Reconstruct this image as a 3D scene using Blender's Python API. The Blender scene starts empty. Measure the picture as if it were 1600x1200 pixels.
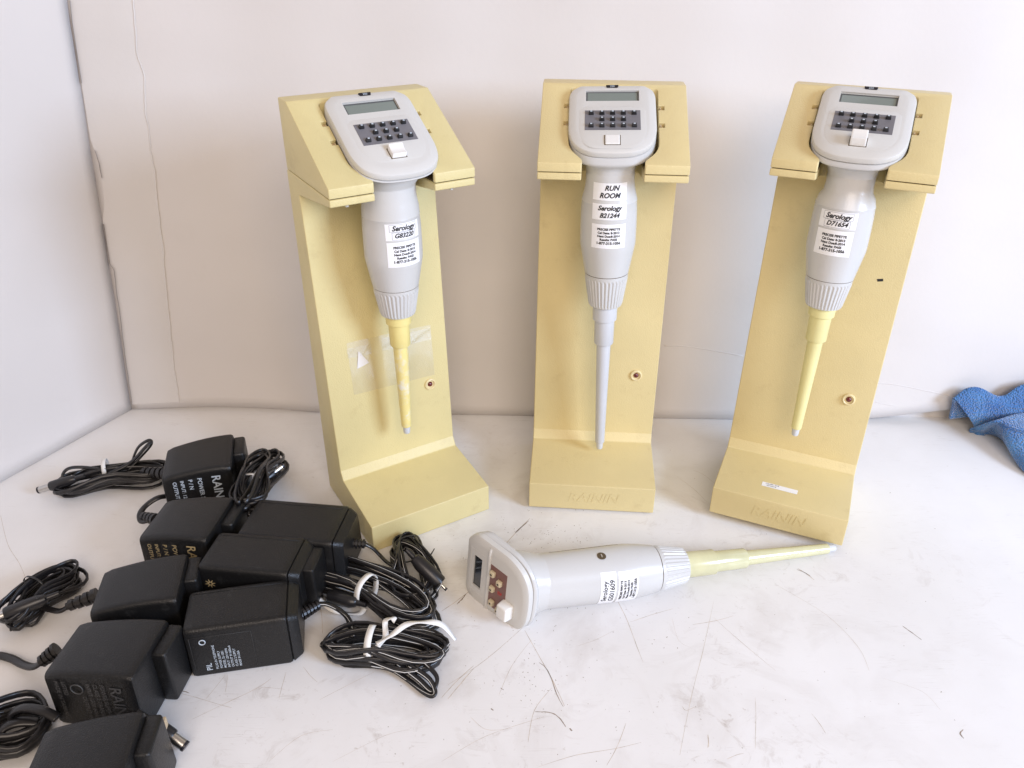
import bpy, bmesh, math, random
from mathutils import Vector, Matrix, Euler
random.seed(7)
C = bpy.context.scene.collection
SC = bpy.context.scene
PI = math.pi
CM = 0.01                      # the whole script is written in centimetres

# ------------------------------------------------------------------ camera
CAM_H, PITCH, FPX = 39.14, 0.5181, 1260.0
cd = bpy.data.cameras.new("camera")
cam = bpy.data.objects.new("camera", cd); C.objects.link(cam)
cam.location = (0, 0, CAM_H*CM)
cam.rotation_euler = (PI/2 - PITCH, 0, 0)
cd.sensor_width = 36; cd.lens = FPX/1600*36
cd.clip_start = 0.01; cd.clip_end = 50
SC.camera = cam

# ------------------------------------------------------------------ world, lamps, exposure
w = bpy.data.worlds.new("World"); SC.world = w; w.use_nodes = True
bgn = w.node_tree.nodes['Background']
bgn.inputs[0].default_value = (1.0, 0.81, 0.68, 1); bgn.inputs[1].default_value = 0.33

def area(name, loc, target, sx, sy, power, col):
    l = bpy.data.lights.new(name, 'AREA'); l.shape = 'RECTANGLE'; l.size = sx*CM; l.size_y = sy*CM
    l.energy = power; l.color = col
    o = bpy.data.objects.new(name, l); C.objects.link(o)
    o.location = Vector(loc)*CM
    d = Vector(target)-Vector(loc)
    o.rotation_euler = d.to_track_quat('-Z', 'Y').to_euler()
    return o
area('window_light', (132, -40, 70), (2, 50, 6), 55, 55, 26.5, (0.56, 0.72, 1.0))
area('room_light', (18, -80, 98), (0, 48, 8), 90, 70, 11.5, (1.0, 0.85, 0.73))
SC.view_settings.view_transform = 'Standard'; SC.view_settings.look = 'None'
SC.view_settings.exposure = 0.15; SC.view_settings.gamma = 1

# ------------------------------------------------------------------ helpers
def G(u, v, z=0.0):
    """point of the photograph (1600x1200) laid on the height z, in cm"""
    a = (u-800)/FPX; b = -(v-600)/FPX
    d = Vector((a, math.cos(PITCH)+b*math.sin(PITCH), -math.sin(PITCH)+b*math.cos(PITCH)))
    t = (z-CAM_H)/d.z
    return Vector((d.x*t, d.y*t, z))

def nodes(name):
    m = bpy.data.materials.new(name); m.use_nodes = True
    nt = m.node_tree; b = nt.nodes['Principled BSDF']
    return m, nt, b

def mat(name, col, rough=0.5, dlo=.60, metal=0.0, var=0.04, scale=30.0, bump=0.0, bscale=400.0, spec=0.5, dirt=None, dirt_amt=0.0, coat=0.0):
    m, nt, b = nodes(name)
    N, L = nt.nodes, nt.links
    tc = N.new('ShaderNodeTexCoord')
    n = N.new('ShaderNodeTexNoise'); n.inputs['Scale'].default_value = scale; n.inputs['Detail'].default_value = 6
    L.new(tc.outputs['Object'], n.inputs['Vector'])
    r = N.new('ShaderNodeValToRGB')
    r.color_ramp.elements[0].position = 0.3; r.color_ramp.elements[1].position = 0.7
    r.color_ramp.elements[0].color = (*[c*(1-var) for c in col], 1)
    r.color_ramp.elements[1].color = (*[min(1, c*(1+var)) for c in col], 1)
    L.new(n.outputs['Fac'], r.inputs[0])
    out = r.outputs[0]
    if dirt:
        n2 = N.new('ShaderNodeTexNoise'); n2.inputs['Scale'].default_value = scale*3.3; n2.inputs['Detail'].default_value = 9
        n2.inputs['Roughness'].default_value = 0.7
        L.new(tc.outputs['Object'], n2.inputs['Vector'])
        r2 = N.new('ShaderNodeValToRGB'); r2.color_ramp.elements[0].position = dlo; r2.color_ramp.elements[1].position = dlo+.14
        L.new(n2.outputs['Fac'], r2.inputs[0])
        mu = N.new('ShaderNodeMath'); mu.operation = 'MULTIPLY'; mu.inputs[1].default_value = dirt_amt
        L.new(r2.outputs[0], mu.inputs[0])
        mx = N.new('ShaderNodeMix'); mx.data_type = 'RGBA'
        L.new(mu.outputs[0], mx.inputs['Factor']); L.new(out, mx.inputs['A']); mx.inputs['B'].default_value = (*dirt, 1)
        out = mx.outputs['Result']
    L.new(out, b.inputs['Base Color'])
    b.inputs['Roughness'].default_value = rough; b.inputs['Metallic'].default_value = metal
    b.inputs['Specular IOR Level'].default_value = spec
    b.inputs['Coat Weight'].default_value = coat
    if bump > 0:
        n3 = N.new('ShaderNodeTexNoise'); n3.inputs['Scale'].default_value = bscale; n3.inputs['Detail'].default_value = 3
        L.new(tc.outputs['Object'], n3.inputs['Vector'])
        bp = N.new('ShaderNodeBump'); bp.inputs['Strength'].default_value = bump; bp.inputs['Distance'].default_value = 0.0005
        L.new(n3.outputs['Fac'], bp.inputs['Height']); L.new(bp.outputs[0], b.inputs['Normal'])
    return m

def new_mesh(name, verts, faces, m=None, smooth=False):
    me = bpy.data.meshes.new(name)
    me.from_pydata([tuple(Vector(v)*CM) for v in verts], [], faces)
    me.update()
    if m: me.materials.append(m)
    if smooth:
        for p in me.polygons: p.use_smooth = True
    return me

def link(name, me, parent=None, mw=None, label=None):
    o = bpy.data.objects.new(name, me); C.objects.link(o)
    if parent: o.parent = parent
    if mw is not None: o.matrix_local = mw
    if label: o['label'] = label
    return o

def T(x, y, z): return Matrix.Translation(Vector((x, y, z))*CM)

def bake(me, mods):
    """run modifiers on a mesh and return the resulting mesh"""
    o = bpy.data.objects.new('tmp', me); C.objects.link(o)
    for typ, kw in mods:
        md = o.modifiers.new(typ, typ)
        for k, v in kw.items(): setattr(md, k, v)
    dg = bpy.context.evaluated_depsgraph_get()
    out = bpy.data.meshes.new_from_object(o.evaluated_get(dg))
    out.name = me.name
    bpy.data.objects.remove(o)
    return out

def bevel(me, width=0.06, seg=3, angle=30, smooth=True, sharp=40):
    out = bake(me, [('BEVEL', dict(width=width*CM, segments=seg, limit_method='ANGLE', angle_limit=math.radians(angle), harden_normals=False))])
    if smooth:
        for p in out.polygons: p.use_smooth = True
        out.set_sharp_from_angle(angle=math.radians(sharp))
    return out

def box_me(name, sx, sy, sz, m, bw=0.0, c=(0, 0, 0), taper=1.0, seg=2):
    x, y, z = sx/2, sy/2, sz/2
    v = [(-x, -y, -z), (x, -y, -z), (x, y, -z), (-x, y, -z),
         (-x*taper, -y*taper, z), (x*taper, -y*taper, z), (x*taper, y*taper, z), (-x*taper, y*taper, z)]
    v = [(a+c[0], b+c[1], d+c[2]) for a, b, d in v]
    me = new_mesh(name, v, [(0, 3, 2, 1), (4, 5, 6, 7), (0, 1, 5, 4), (1, 2, 6, 5), (2, 3, 7, 6), (3, 0, 4, 7)], m)
    return bevel(me, bw, seg) if bw else me

def prism_me(name, pts, axis, a, b, m):
    """closed polygon pts extruded along axis ('x' or 'z') from a to b"""
    n = len(pts)
    f = (lambda p, t: (t, p[0], p[1])) if axis == 'x' else (lambda p, t: (p[0], p[1], t))
    v = [f(p, a) for p in pts]+[f(p, b) for p in pts]
    fc = [tuple(range(n-1, -1, -1)), tuple(range(n, 2*n))]+[(i, (i+1) % n, n+(i+1) % n, n+i) for i in range(n)]
    me = new_mesh(name, v, fc, m)
    bm = bmesh.new(); bm.from_mesh(me); bmesh.ops.recalc_face_normals(bm, faces=bm.faces); bm.to_mesh(me); bm.free()
    return me

def lathe_me(name, prof, m, n=48, ridges=0, rdepth=0.0, smooth=True, close=True):
    """prof: list of (r, z) from top to bottom"""
    v = []; f = []
    for r, z in prof:
        for i in range(n):
            a = 2*PI*i/n
            v.append((r*math.cos(a), r*math.sin(a), z))
    for k in range(len(prof)-1):
        for i in range(n):
            j = (i+1) % n
            f.append((k*n+i, (k+1)*n+i, (k+1)*n+j, k*n+j))
    if close:
        f.append(tuple(range(n))); f.append(tuple(range(len(prof)*n-1, (len(prof)-1)*n-1, -1)))
    me = new_mesh(name, v, f, m)
    if smooth:
        for p in me.polygons: p.use_smooth = len(p.vertices) == 4
        me.set_sharp_from_angle(angle=math.radians(35))
    return me

def tube_me(name, pts, r, m, n=7, closed=False, flat=None):
    """swept tube along pts; flat=(w,h) gives an oval twin-lead section"""
    P = [Vector(p) for p in pts]; v = []; f = []; N = len(P)
    up = Vector((0, 0, 1)); last = None
    for i, p in enumerate(P):
        a = P[(i-1) % N] if (closed or i > 0) else P[0]
        b = P[(i+1) % N] if (closed or i < N-1) else P[-1]
        t = (b-a).normalized() if (b-a).length > 1e-6 else Vector((1, 0, 0))
        if last is None:
            s = t.cross(up)
            if s.length < .1: s = t.cross(Vector((1, 0, 0)))
        else:
            s = last-t*last.dot(t)
        s.normalize(); last = s; q = s.cross(t)
        rw, rh = flat if flat else (r, r)
        for k in range(n):
            an = 2*PI*k/n
            v.append(p+s*math.cos(an)*rw+q*math.sin(an)*rh)
    for i in range(N-(0 if closed else 1)):
        j = (i+1) % N
        for k in range(n):
            l = (k+1) % n
            f.append((i*n+k, i*n+l, j*n+l, j*n+k))
    if not closed:
        f.append(tuple(range(n-1, -1, -1))); f.append(tuple(range((N-1)*n, N*n)))
    return new_mesh(name, v, f, m, smooth=True)

def spline(ctrl, per=8, closed=False):
    """Catmull-Rom through control points"""
    P = [Vector(p) for p in ctrl]; n = len(P); out = []
    rng = range(n) if closed else range(n-1)
    for i in rng:
        g = (lambda k: P[k % n]) if closed else (lambda k: P[max(0, min(n-1, k))])
        a, b, c, d = g(i-1), g(i), g(i+1), g(i+2)
        for s in range(per):
            t = s/per
            out.append(0.5*((2*b)+(c-a)*t+(2*a-5*b+4*c-d)*t*t+(3*b-a-3*c+d)*t**3))
    if not closed: out.append(P[-1])
    return out

def join_me(name, mes, m=None):
    bm = bmesh.new()
    for me in mes: bm.from_mesh(me)
    out = bpy.data.meshes.new(name); bm.to_mesh(out); bm.free()
    if m: out.materials.append(m)
    return out

_tc = {}
def text_raw(s, size, shear=0.0, bold=0.0, align='CENTER', spacing=1.0):
    """text as flat triangles, in cm, in the x/y plane: verts, faces"""
    key = (s, size, shear, bold, align, spacing)
    if key in _tc: return _tc[key]
    cu = bpy.data.curves.new('t', 'FONT'); cu.body = s; cu.size = size; cu.shear = shear; cu.offset = bold
    cu.align_x = align; cu.align_y = 'CENTER'; cu.space_character = spacing; cu.resolution_u = 3
    o = bpy.data.objects.new('t', cu); C.objects.link(o)
    dg = bpy.context.evaluated_depsgraph_get(); dg.update()
    me = bpy.data.meshes.new_from_object(o.evaluated_get(dg))
    r = ([tuple(v.co) for v in me.vertices], [tuple(p.vertices) for p in me.polygons])
    bpy.data.objects.remove(o); bpy.data.meshes.remove(me)
    _tc[key] = r
    return r

def text_me(name, lines, m, fn, shear=0.0, bold=0.0, align='CENTER'):
    """lines: (string, size, x, y); fn maps flat (x, y) to 3-D cm"""
    V = []; F = []
    for s, size, x, y in lines:
        v, f = text_raw(s, size, shear, bold*size, align)
        o = len(V)
        V += [fn(a+x, b+y) for a, b, c in v]; F += [tuple(i+o for i in q) for q in f]
    return new_mesh(name, V, F, m)

def thing(name, label, cat, mw=None, group=None):
    o = bpy.data.objects.new(name, None); C.objects.link(o); o.empty_display_size = 0.01
    o['label'] = label; o['category'] = cat
    if group: o['group'] = group
    if mw is not None: o.matrix_world = mw
    return o

def grid_me(name, nx, ny, fn, m, smooth=True):
    v = [fn(i/(nx-1), j/(ny-1)) for j in range(ny) for i in range(nx)]
    f = [(j*nx+i, j*nx+i+1, (j+1)*nx+i+1, (j+1)*nx+i) for j in range(ny-1) for i in range(nx-1)]
    return new_mesh(name, v, f, m, smooth)

def wob(x, k=1.0, s=0.0):
    return math.sin(x*k+s)*.5+math.sin(x*k*2.3+1.3+s)*.3+math.sin(x*k*5.1+2.1+s)*.2

# ------------------------------------------------------------------ materials
def table_material():
    m, nt, b = nodes('white_laminate')
    N, L = nt.nodes, nt.links
    tc = N.new('ShaderNodeTexCoord')
    def noise(scale, detail=6, rough=.6, vec=None, dist=0.0):
        n = N.new('ShaderNodeTexNoise'); n.inputs['Scale'].default_value = scale; n.inputs['Detail'].default_value = detail
        n.inputs['Roughness'].default_value = rough; n.inputs['Distortion'].default_value = dist
        L.new(vec or tc.outputs['Object'], n.inputs['Vector']); return n
    def ramp(src, a, c, ca=(0, 0, 0, 1), cb=(1, 1, 1, 1)):
        r = N.new('ShaderNodeValToRGB'); r.color_ramp.elements[0].position = a; r.color_ramp.elements[1].position = c
        r.color_ramp.elements[0].color = ca; r.color_ramp.elements[1].color = cb
        L.new(src, r.inputs[0]); return r.outputs[0]
    def mathn(op, a, c):
        q = N.new('ShaderNodeMath'); q.operation = op
        for i, s in enumerate((a, c)):
            if isinstance(s, (int, float)): q.inputs[i].default_value = s
            else: L.new(s, q.inputs[i])
        return q.outputs[0]
    base = ramp(noise(9).outputs['Fac'], .3, .7, (.76, .745, .73, 1), (.83, .82, .815, 1))
    # worn, dirty middle of the board: a soft patch mask round (0.02, 0.40)
    mp = N.new('ShaderNodeMapping'); mp.inputs['Location'].default_value = (.02, -1.52, 0); mp.inputs['Scale'].default_value = (2.6, 3.7, 1)
    L.new(tc.outputs['Object'], mp.inputs[0])
    gr = N.new('ShaderNodeTexGradient'); gr.gradient_type = 'SPHERICAL'; L.new(mp.outputs[0], gr.inputs[0])
    big = ramp(noise(11, 4, dist=.6).outputs['Fac'], .40, .66)
    worn = mathn('MULTIPLY', ramp(gr.outputs['Fac'], 0, .5), big)
    speck = ramp(noise(230, 9, .75).outputs['Fac'], .60, .70)
    blot = ramp(noise(46, 8, .7, dist=1.2).outputs['Fac'], .56, .74)
    d1 = mathn('MULTIPLY', mathn('MAXIMUM', mathn('MULTIPLY', speck, .75), mathn('MULTIPLY', blot, .62)), worn)
    fine = mathn('MULTIPLY', ramp(noise(320, 6, .7).outputs['Fac'], .70, .76), .30)
    sm = mathn('MULTIPLY', mathn('MULTIPLY', ramp(noise(16, 7, .62, dist=.9).outputs['Fac'], .50, .72), ramp(gr.outputs['Fac'], .1, .6)), .26)
    d = mathn('MINIMUM', mathn('ADD', mathn('ADD', d1, sm), fine), .85)
    mx = N.new('ShaderNodeMix'); mx.data_type = 'RGBA'; L.new(d, mx.inputs['Factor']); L.new(base, mx.inputs['A'])
    mx.inputs['B'].default_value = (.30, .225, .16, 1)
    col = mx.outputs['Result']
    # hairline scratches: stretched noise bands in several directions
    for ang, sc, amt in ((.5, 13, .30), (-.75, 11, .26), (1.35, 15, .26), (2.2, 9, .2)):
        mr = N.new('ShaderNodeMapping'); mr.inputs['Rotation'].default_value = (0, 0, ang); mr.inputs['Scale'].default_value = (1, 22, 1)
        L.new(tc.outputs['Object'], mr.inputs[0])
        nn = noise(sc, 3, .5, mr.outputs[0], .25)
        q = mathn('ABSOLUTE', mathn('SUBTRACT', nn.outputs['Fac'], .5), 0)
        line = ramp(q, .0, .006, (1, 1, 1, 1), (0, 0, 0, 1))
        gate = ramp(noise(17+sc, 3).outputs['Fac'], .57, .66)
        s = mathn('MULTIPLY', mathn('MULTIPLY', line, gate), amt)
        mx = N.new('ShaderNodeMix'); mx.data_type = 'RGBA'; L.new(s, mx.inputs['Factor']); L.new(col, mx.inputs['A'])
        mx.inputs['B'].default_value = (.36, .30, .24, 1); col = mx.outputs['Result']
    L.new(col, b.inputs['Base Color'])
    b.inputs['Roughness'].default_value = .42
    b.inputs['Specular IOR Level'].default_value = .35
    bp = N.new('ShaderNodeBump'); bp.inputs['Strength'].default_value = .25; bp.inputs['Distance'].default_value = .0006
    L.new(noise(70, 6).outputs['Fac'], bp.inputs['Height']); L.new(bp.outputs[0], b.inputs['Normal'])
    return m

M_table = table_material()
M_wall = mat('foam_board', (.68, .645, .62), rough=.75, var=.03, scale=6, bump=.18, bscale=260, dirt=(.55, .5, .45), dirt_amt=.10)
M_paper = mat('paper_facing', (.67, .64, .615), rough=.8, var=.02, scale=12, bump=.2, bscale=300)
M_edge = mat('torn_paper', (.75, .72, .69), rough=.9, var=.05)
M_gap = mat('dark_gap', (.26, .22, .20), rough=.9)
M_scr = mat('scratch_grime', (.52, .44, .36), rough=.8, var=.3, scale=200)
M_scr2 = mat('dark_grime', (.30, .24, .19), rough=.9, var=.3, scale=200)
M_cream = mat('cream_plastic', (.685, .565, .285), rough=.42, var=.06, scale=14, bump=.45, bscale=1300, dirt=(.44, .33, .15), dirt_amt=.26, dlo=.57)
M_cream_g = mat('greenish_cream_plastic', (.665, .57, .285), rough=.42, var=.06, scale=14, bump=.45, bscale=1300, dirt=(.44, .33, .15), dirt_amt=.26, dlo=.57)
M_cream2 = mat('cream_plastic_light', (.76, .64, .36), rough=.4, var=.02)
M_seam = mat('seam_shadow_gap', (.10, .07, .035), rough=.9)
M_gray = mat('warm_grey_plastic', (.585, .58, .565), rough=.26, var=.02, scale=20, bump=.12, bscale=1200, dirt=(.4, .36, .3), dirt_amt=.10)
M_face = mat('pale_grey_plastic', (.61, .60, .57), rough=.38, var=.02, scale=22, bump=.12, bscale=1200)
M_white = mat('white_button_plastic', (.80, .79, .76), rough=.35, var=.02)
M_badge = mat('black_badge', (.015, .014, .02), rough=.3)
M_pad = mat('keypad_grey', (.17, .165, .18), rough=.5)
M_key = mat('black_key_rubber', (.02, .02, .022), rough=.35)
M_keyb = mat('beige_key', (.62, .53, .36), rough=.4)
M_redpad = mat('red_brown_panel', (.20, .10, .085), rough=.45)
M_red = mat('red_print', (.55, .02, .02), rough=.5)
M_lcd = mat('lcd_glass', (.20, .235, .215), rough=.12, var=.02, coat=.6)
M_lcdr = mat('lcd_bezel', (.09, .095, .095), rough=.35)
M_lcdk = mat('dark_lcd_glass', (.018, .02, .024), rough=.08, coat=.8)
M_ink = mat('black_ink', (.012, .012, .014), rough=.6)
M_inkw = mat('white_ink', (.50, .56, .62), rough=.5)
M_inkg = mat('gold_ink', (.40, .30, .15), rough=.5)
M_inkd = mat('worn_grey_ink', (.055, .053, .052), rough=.5)
M_label = mat('white_sticker', (.86, .86, .87), rough=.28, var=.01)
M_rule = mat('grey_print_rule', (.35, .36, .38), rough=.5)
M_yel = mat('yellowed_plastic', (.80, .68, .27), rough=.42, var=.06, scale=40, dirt=(.78, .74, .62), dirt_amt=.3)
M_yelm = mat('mottled_yellow_plastic', (.80, .68, .27), rough=.42, var=.10, scale=45, dirt=(.80, .78, .68), dirt_amt=.85, dlo=.50)
M_pale = mat('pale_yellow_plastic', (.76, .70, .33), rough=.42, var=.05, scale=50)
M_tip = mat('tip_plastic', (.62, .64, .67), rough=.35)
M_shaft = mat('blue_grey_shaft', (.58, .59, .61), rough=.36, var=.02)
M_green = mat('greenish_taped_plastic', (.62, .60, .37), rough=.22, var=.10, scale=60, dirt=(.78, .76, .62), dirt_amt=.5, coat=.4)
M_led = mat('dark_red_led', (.12, .004, .006), rough=.12, coat=.8)
M_metal = mat('nickel_metal', (.62, .60, .57), rough=.28, metal=1.0)
M_brass = mat('brass_contact', (.62, .48, .30), rough=.4, metal=.3)
M_black = mat('black_textured_plastic', (.008, .0078, .008), rough=.37, var=.12, scale=35, bump=.6, bscale=1300, spec=.42, dirt=(.05, .05, .048), dirt_amt=.4, dlo=.58)
M_cord = mat('black_cord_rubber', (.013, .012, .013), rough=.34, spec=.55)
M_stripe = mat('cord_stripe', (.66, .64, .60), rough=.5)
M_tie = mat('white_tie', (.80, .79, .76), rough=.5)
M_tieb = mat('black_tie', (.02, .02, .02), rough=.4)

def towel_material():
    m, nt, b = nodes('blue_terry')
    N, L = nt.nodes, nt.links
    tc = N.new('ShaderNodeTexCoord')
    n = N.new('ShaderNodeTexNoise'); n.inputs['Scale'].default_value = 60; n.inputs['Detail'].default_value = 6
    L.new(tc.outputs['Object'], n.inputs[0])
    r = N.new('ShaderNodeValToRGB'); r.color_ramp.elements[0].color = (.035, .13, .36, 1); r.color_ramp.elements[1].color = (.08, .24, .52, 1)
    r.color_ramp.elements[0].position = .3; r.color_ramp.elements[1].position = .7
    L.new(n.outputs['Fac'], r.inputs[0]); L.new(r.outputs[0], b.inputs['Base Color'])
    b.inputs['Roughness'].default_value = .95; b.inputs['Sheen Weight'].default_value = .5
    v = N.new('ShaderNodeTexVoronoi'); v.inputs['Scale'].default_value = 620; L.new(tc.outputs['Object'], v.inputs[0])
    bp = N.new('ShaderNodeBump'); bp.inputs['Strength'].default_value = 1.0; bp.inputs['Distance'].default_value = .0016; bp.invert = True
    L.new(v.outputs['Distance'], bp.inputs['Height']); L.new(bp.outputs[0], b.inputs['Normal'])
    return m
M_towel = towel_material()

def tape_material():
    m, nt, b = nodes('clear_tape')
    N, L = nt.nodes, nt.links
    tc = N.new('ShaderNodeTexCoord')
    n = N.new('ShaderNodeTexNoise'); n.inputs['Scale'].default_value = 22; n.inputs['Detail'].default_value = 2; n.inputs['Distortion'].default_value = .6
    L.new(tc.outputs['Object'], n.inputs[0])
    bp = N.new('ShaderNodeBump'); bp.inputs['Strength'].default_value = .3; bp.inputs['Distance'].default_value = .002
    L.new(n.outputs['Fac'], bp.inputs['Height'])
    g = N.new('ShaderNodeBsdfGlossy'); g.inputs['Roughness'].default_value = .14; g.inputs['Color'].default_value = (1, 1, 1, 1)
    L.new(bp.outputs[0], g.inputs['Normal'])
    df = N.new('ShaderNodeBsdfDiffuse'); df.inputs[0].default_value = (.85, .84, .76, 1)
    t = N.new('ShaderNodeBsdfTransparent')
    a = N.new('ShaderNodeMixShader'); a.inputs[0].default_value = .5
    L.new(g.outputs[0], a.inputs[1]); L.new(df.outputs[0], a.inputs[2])
    s = N.new('ShaderNodeMixShader'); s.inputs[0].default_value = .19
    L.new(t.outputs[0], s.inputs[1]); L.new(a.outputs[0], s.inputs[2])
    L.new(s.outputs[0], N['Material Output'].inputs['Surface'])
    return m
M_tape = tape_material()

# ------------------------------------------------------------------ the setting
def structure(name, me, mw=None, parent=None, kind='structure'):
    o = link(name, me, parent, mw); o['kind'] = kind; return o

def ray(u, v):
    a = (u-800)/FPX; b = -(v-600)/FPX
    return Vector((a, math.cos(PITCH)+b*math.sin(PITCH), -math.sin(PITCH)+b*math.cos(PITCH)))
EYE = Vector((0, 0, CAM_H))

# tabletop: a thick board, slightly uneven on top
def tb(u, v):
    x = -75+u*150; y = -12+v*92
    return (x, y, 0.0)
tab = structure('tabletop', grid_me('tabletop', 60, 40, tb, M_table))
box = box_me('tabletop_edge', 150, 92, 2.2, M_table, c=(0, 34, -1.13)); structure('tabletop_core', box, parent=tab)

# the white backdrop board: back panel leaning a little, folded at the left corner
LEAN = math.tan(math.radians(4.5))
CORN = G(205, 641)
def back_y(x, z):
    y0 = 63.9-(x+35.3)*.034
    return y0+z*LEAN+.25*wob(x*.12)*min(1, z/10)+.10*wob(z*.25+x*.05)
def on_back(u, v, off=0.0):
    d = ray(u, v); t = 60.0
    for _ in range(30):
        p = EYE+d*t
        t += (back_y(p.x, p.z)-off-p.y)/d.y
    return EYE+d*t
ctop = on_back(105, 0); cdir = (ctop-CORN)/(ctop.z-CORN.z)
corner_x = lambda z: CORN.x+cdir.x*z
def bottom_z(x):
    z = .05
    if x < -17: z += .45*math.sin(min(1, (-17-x)/18)*PI)**1.0
    if x > 28: z += 1.9*min(1, (x-28)/14)**1.3
    return z
def bw(u, v):
    z0 = v*62; x = corner_x(z0)+u*(95-corner_x(z0))
    z = bottom_z(x)*(1-v)+z0
    return (x, back_y(x, z), z)
back = structure('back_wall', bake(grid_me('back_wall', 160, 60, bw, M_wall), [('SOLIDIFY', dict(thickness=.5*CM, offset=-1))]))
# left panel, hinged on the same corner
LP0 = CORN; LPd = Vector((-6.0, -11.4, 0)).normalized()
def lw(u, v):
    z = v*62; k = u*70
    c = Vector((corner_x(z), back_y(corner_x(z), z), z))
    p = c+LPd*k
    n = Vector((LPd.y, -LPd.x, 0))
    p += n*(.03*wob(k*.2+z*.1)*min(1, k/6))
    if u > 0: p.z = max(p.z, .03)
    return tuple(p)
left = structure('left_wall', bake(grid_me('left_wall', 70, 50, lw, M_wall), [('SOLIDIFY', dict(thickness=.5*CM, offset=1))]))
# white sheet behind the lifted right end of the backdrop
structure('rear_sheet', grid_me('rear_sheet', 30, 12, lambda u, v: (18+u*70, back_y(18+u*70, 0)+1.2+v*1.5, v*9), M_paper), parent=back)

# torn paper facing on the back panel next to the corner
edgeL = [(108, -8), (111, 20), (114, 55), (119, 90), (121, 130), (127, 165), (135, 200), (146, 230), (154, 254), (160, 285), (163, 320), (160, 350), (163, 380), (168, 408), (178, 422), (181, 450), (187, 490), (193, 540), (200, 590), (206, 632)]
edgeR = [(207, -8), (209, 25), (212, 60), (214, 85), (221, 104), (225, 120), (226, 150), (226, 175), (232, 200), (235, 235), (240, 262), (244, 300), (250, 350), (255, 390), (256, 420), (262, 470), (266, 520), (270, 560), (276, 600), (280, 628)]
def refine(e, amp, sd):
    rr = random.Random(sd)
    P = spline([(x, y, 0) for x, y in e], 5)
    return [(max(p.x+rr.uniform(-amp, amp), 107+.1565*p.y), p.y) for p in P]
edgeL = refine(edgeL, .35, 1); edgeR = refine(edgeR, .5, 2)
def strip(a, b, off, name, m, nx=6):
    v = []; f = []
    for p, q in zip(a, b):
        for i in range(nx):
            t = i/(nx-1)
            e = off*(1.0 if 0 < i < nx-1 else .15)
            v.append(on_back(p[0]*(1-t)+q[0]*t, p[1]*(1-t)+q[1]*t, e))
    for j in range(len(a)-1):
        for i in range(nx-1): f.append((j*nx+i, j*nx+i+1, (j+1)*nx+i+1, (j+1)*nx+i))
    return new_mesh(name, v, f, m, True)
structure('paper_layer', strip(edgeL, edgeR, .07, 'paper_layer', M_paper), parent=back)
structure('torn_edge', strip([(x-1.2, y) for x, y in edgeR], [(x+1.6+1.2*wob(y*.05), y) for x, y in edgeR], .085, 'torn_edge', M_paper, 4), parent=back)
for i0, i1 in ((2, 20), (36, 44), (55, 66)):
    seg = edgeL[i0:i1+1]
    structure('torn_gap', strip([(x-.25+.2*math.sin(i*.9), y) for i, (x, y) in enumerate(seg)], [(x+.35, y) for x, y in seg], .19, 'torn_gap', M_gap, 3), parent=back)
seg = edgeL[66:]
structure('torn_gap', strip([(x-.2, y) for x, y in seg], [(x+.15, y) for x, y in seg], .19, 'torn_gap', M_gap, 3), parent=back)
# low creases in the back panel
def crease(pts, r, parent=back):
    P = [on_back(u, v, -.02) for u, v in pts]
    structure('crease', tube_me('crease', spline(P, 6), r, M_wall, 6), parent=parent)
crease([(1038, 540), (1070, 541), (1110, 547), (1160, 556)], .06)
crease([(1368, 598), (1400, 601), (1440, 609), (1500, 622)], .06)
crease([(1368, 628), (1385, 632), (1398, 634)], .05)

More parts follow.
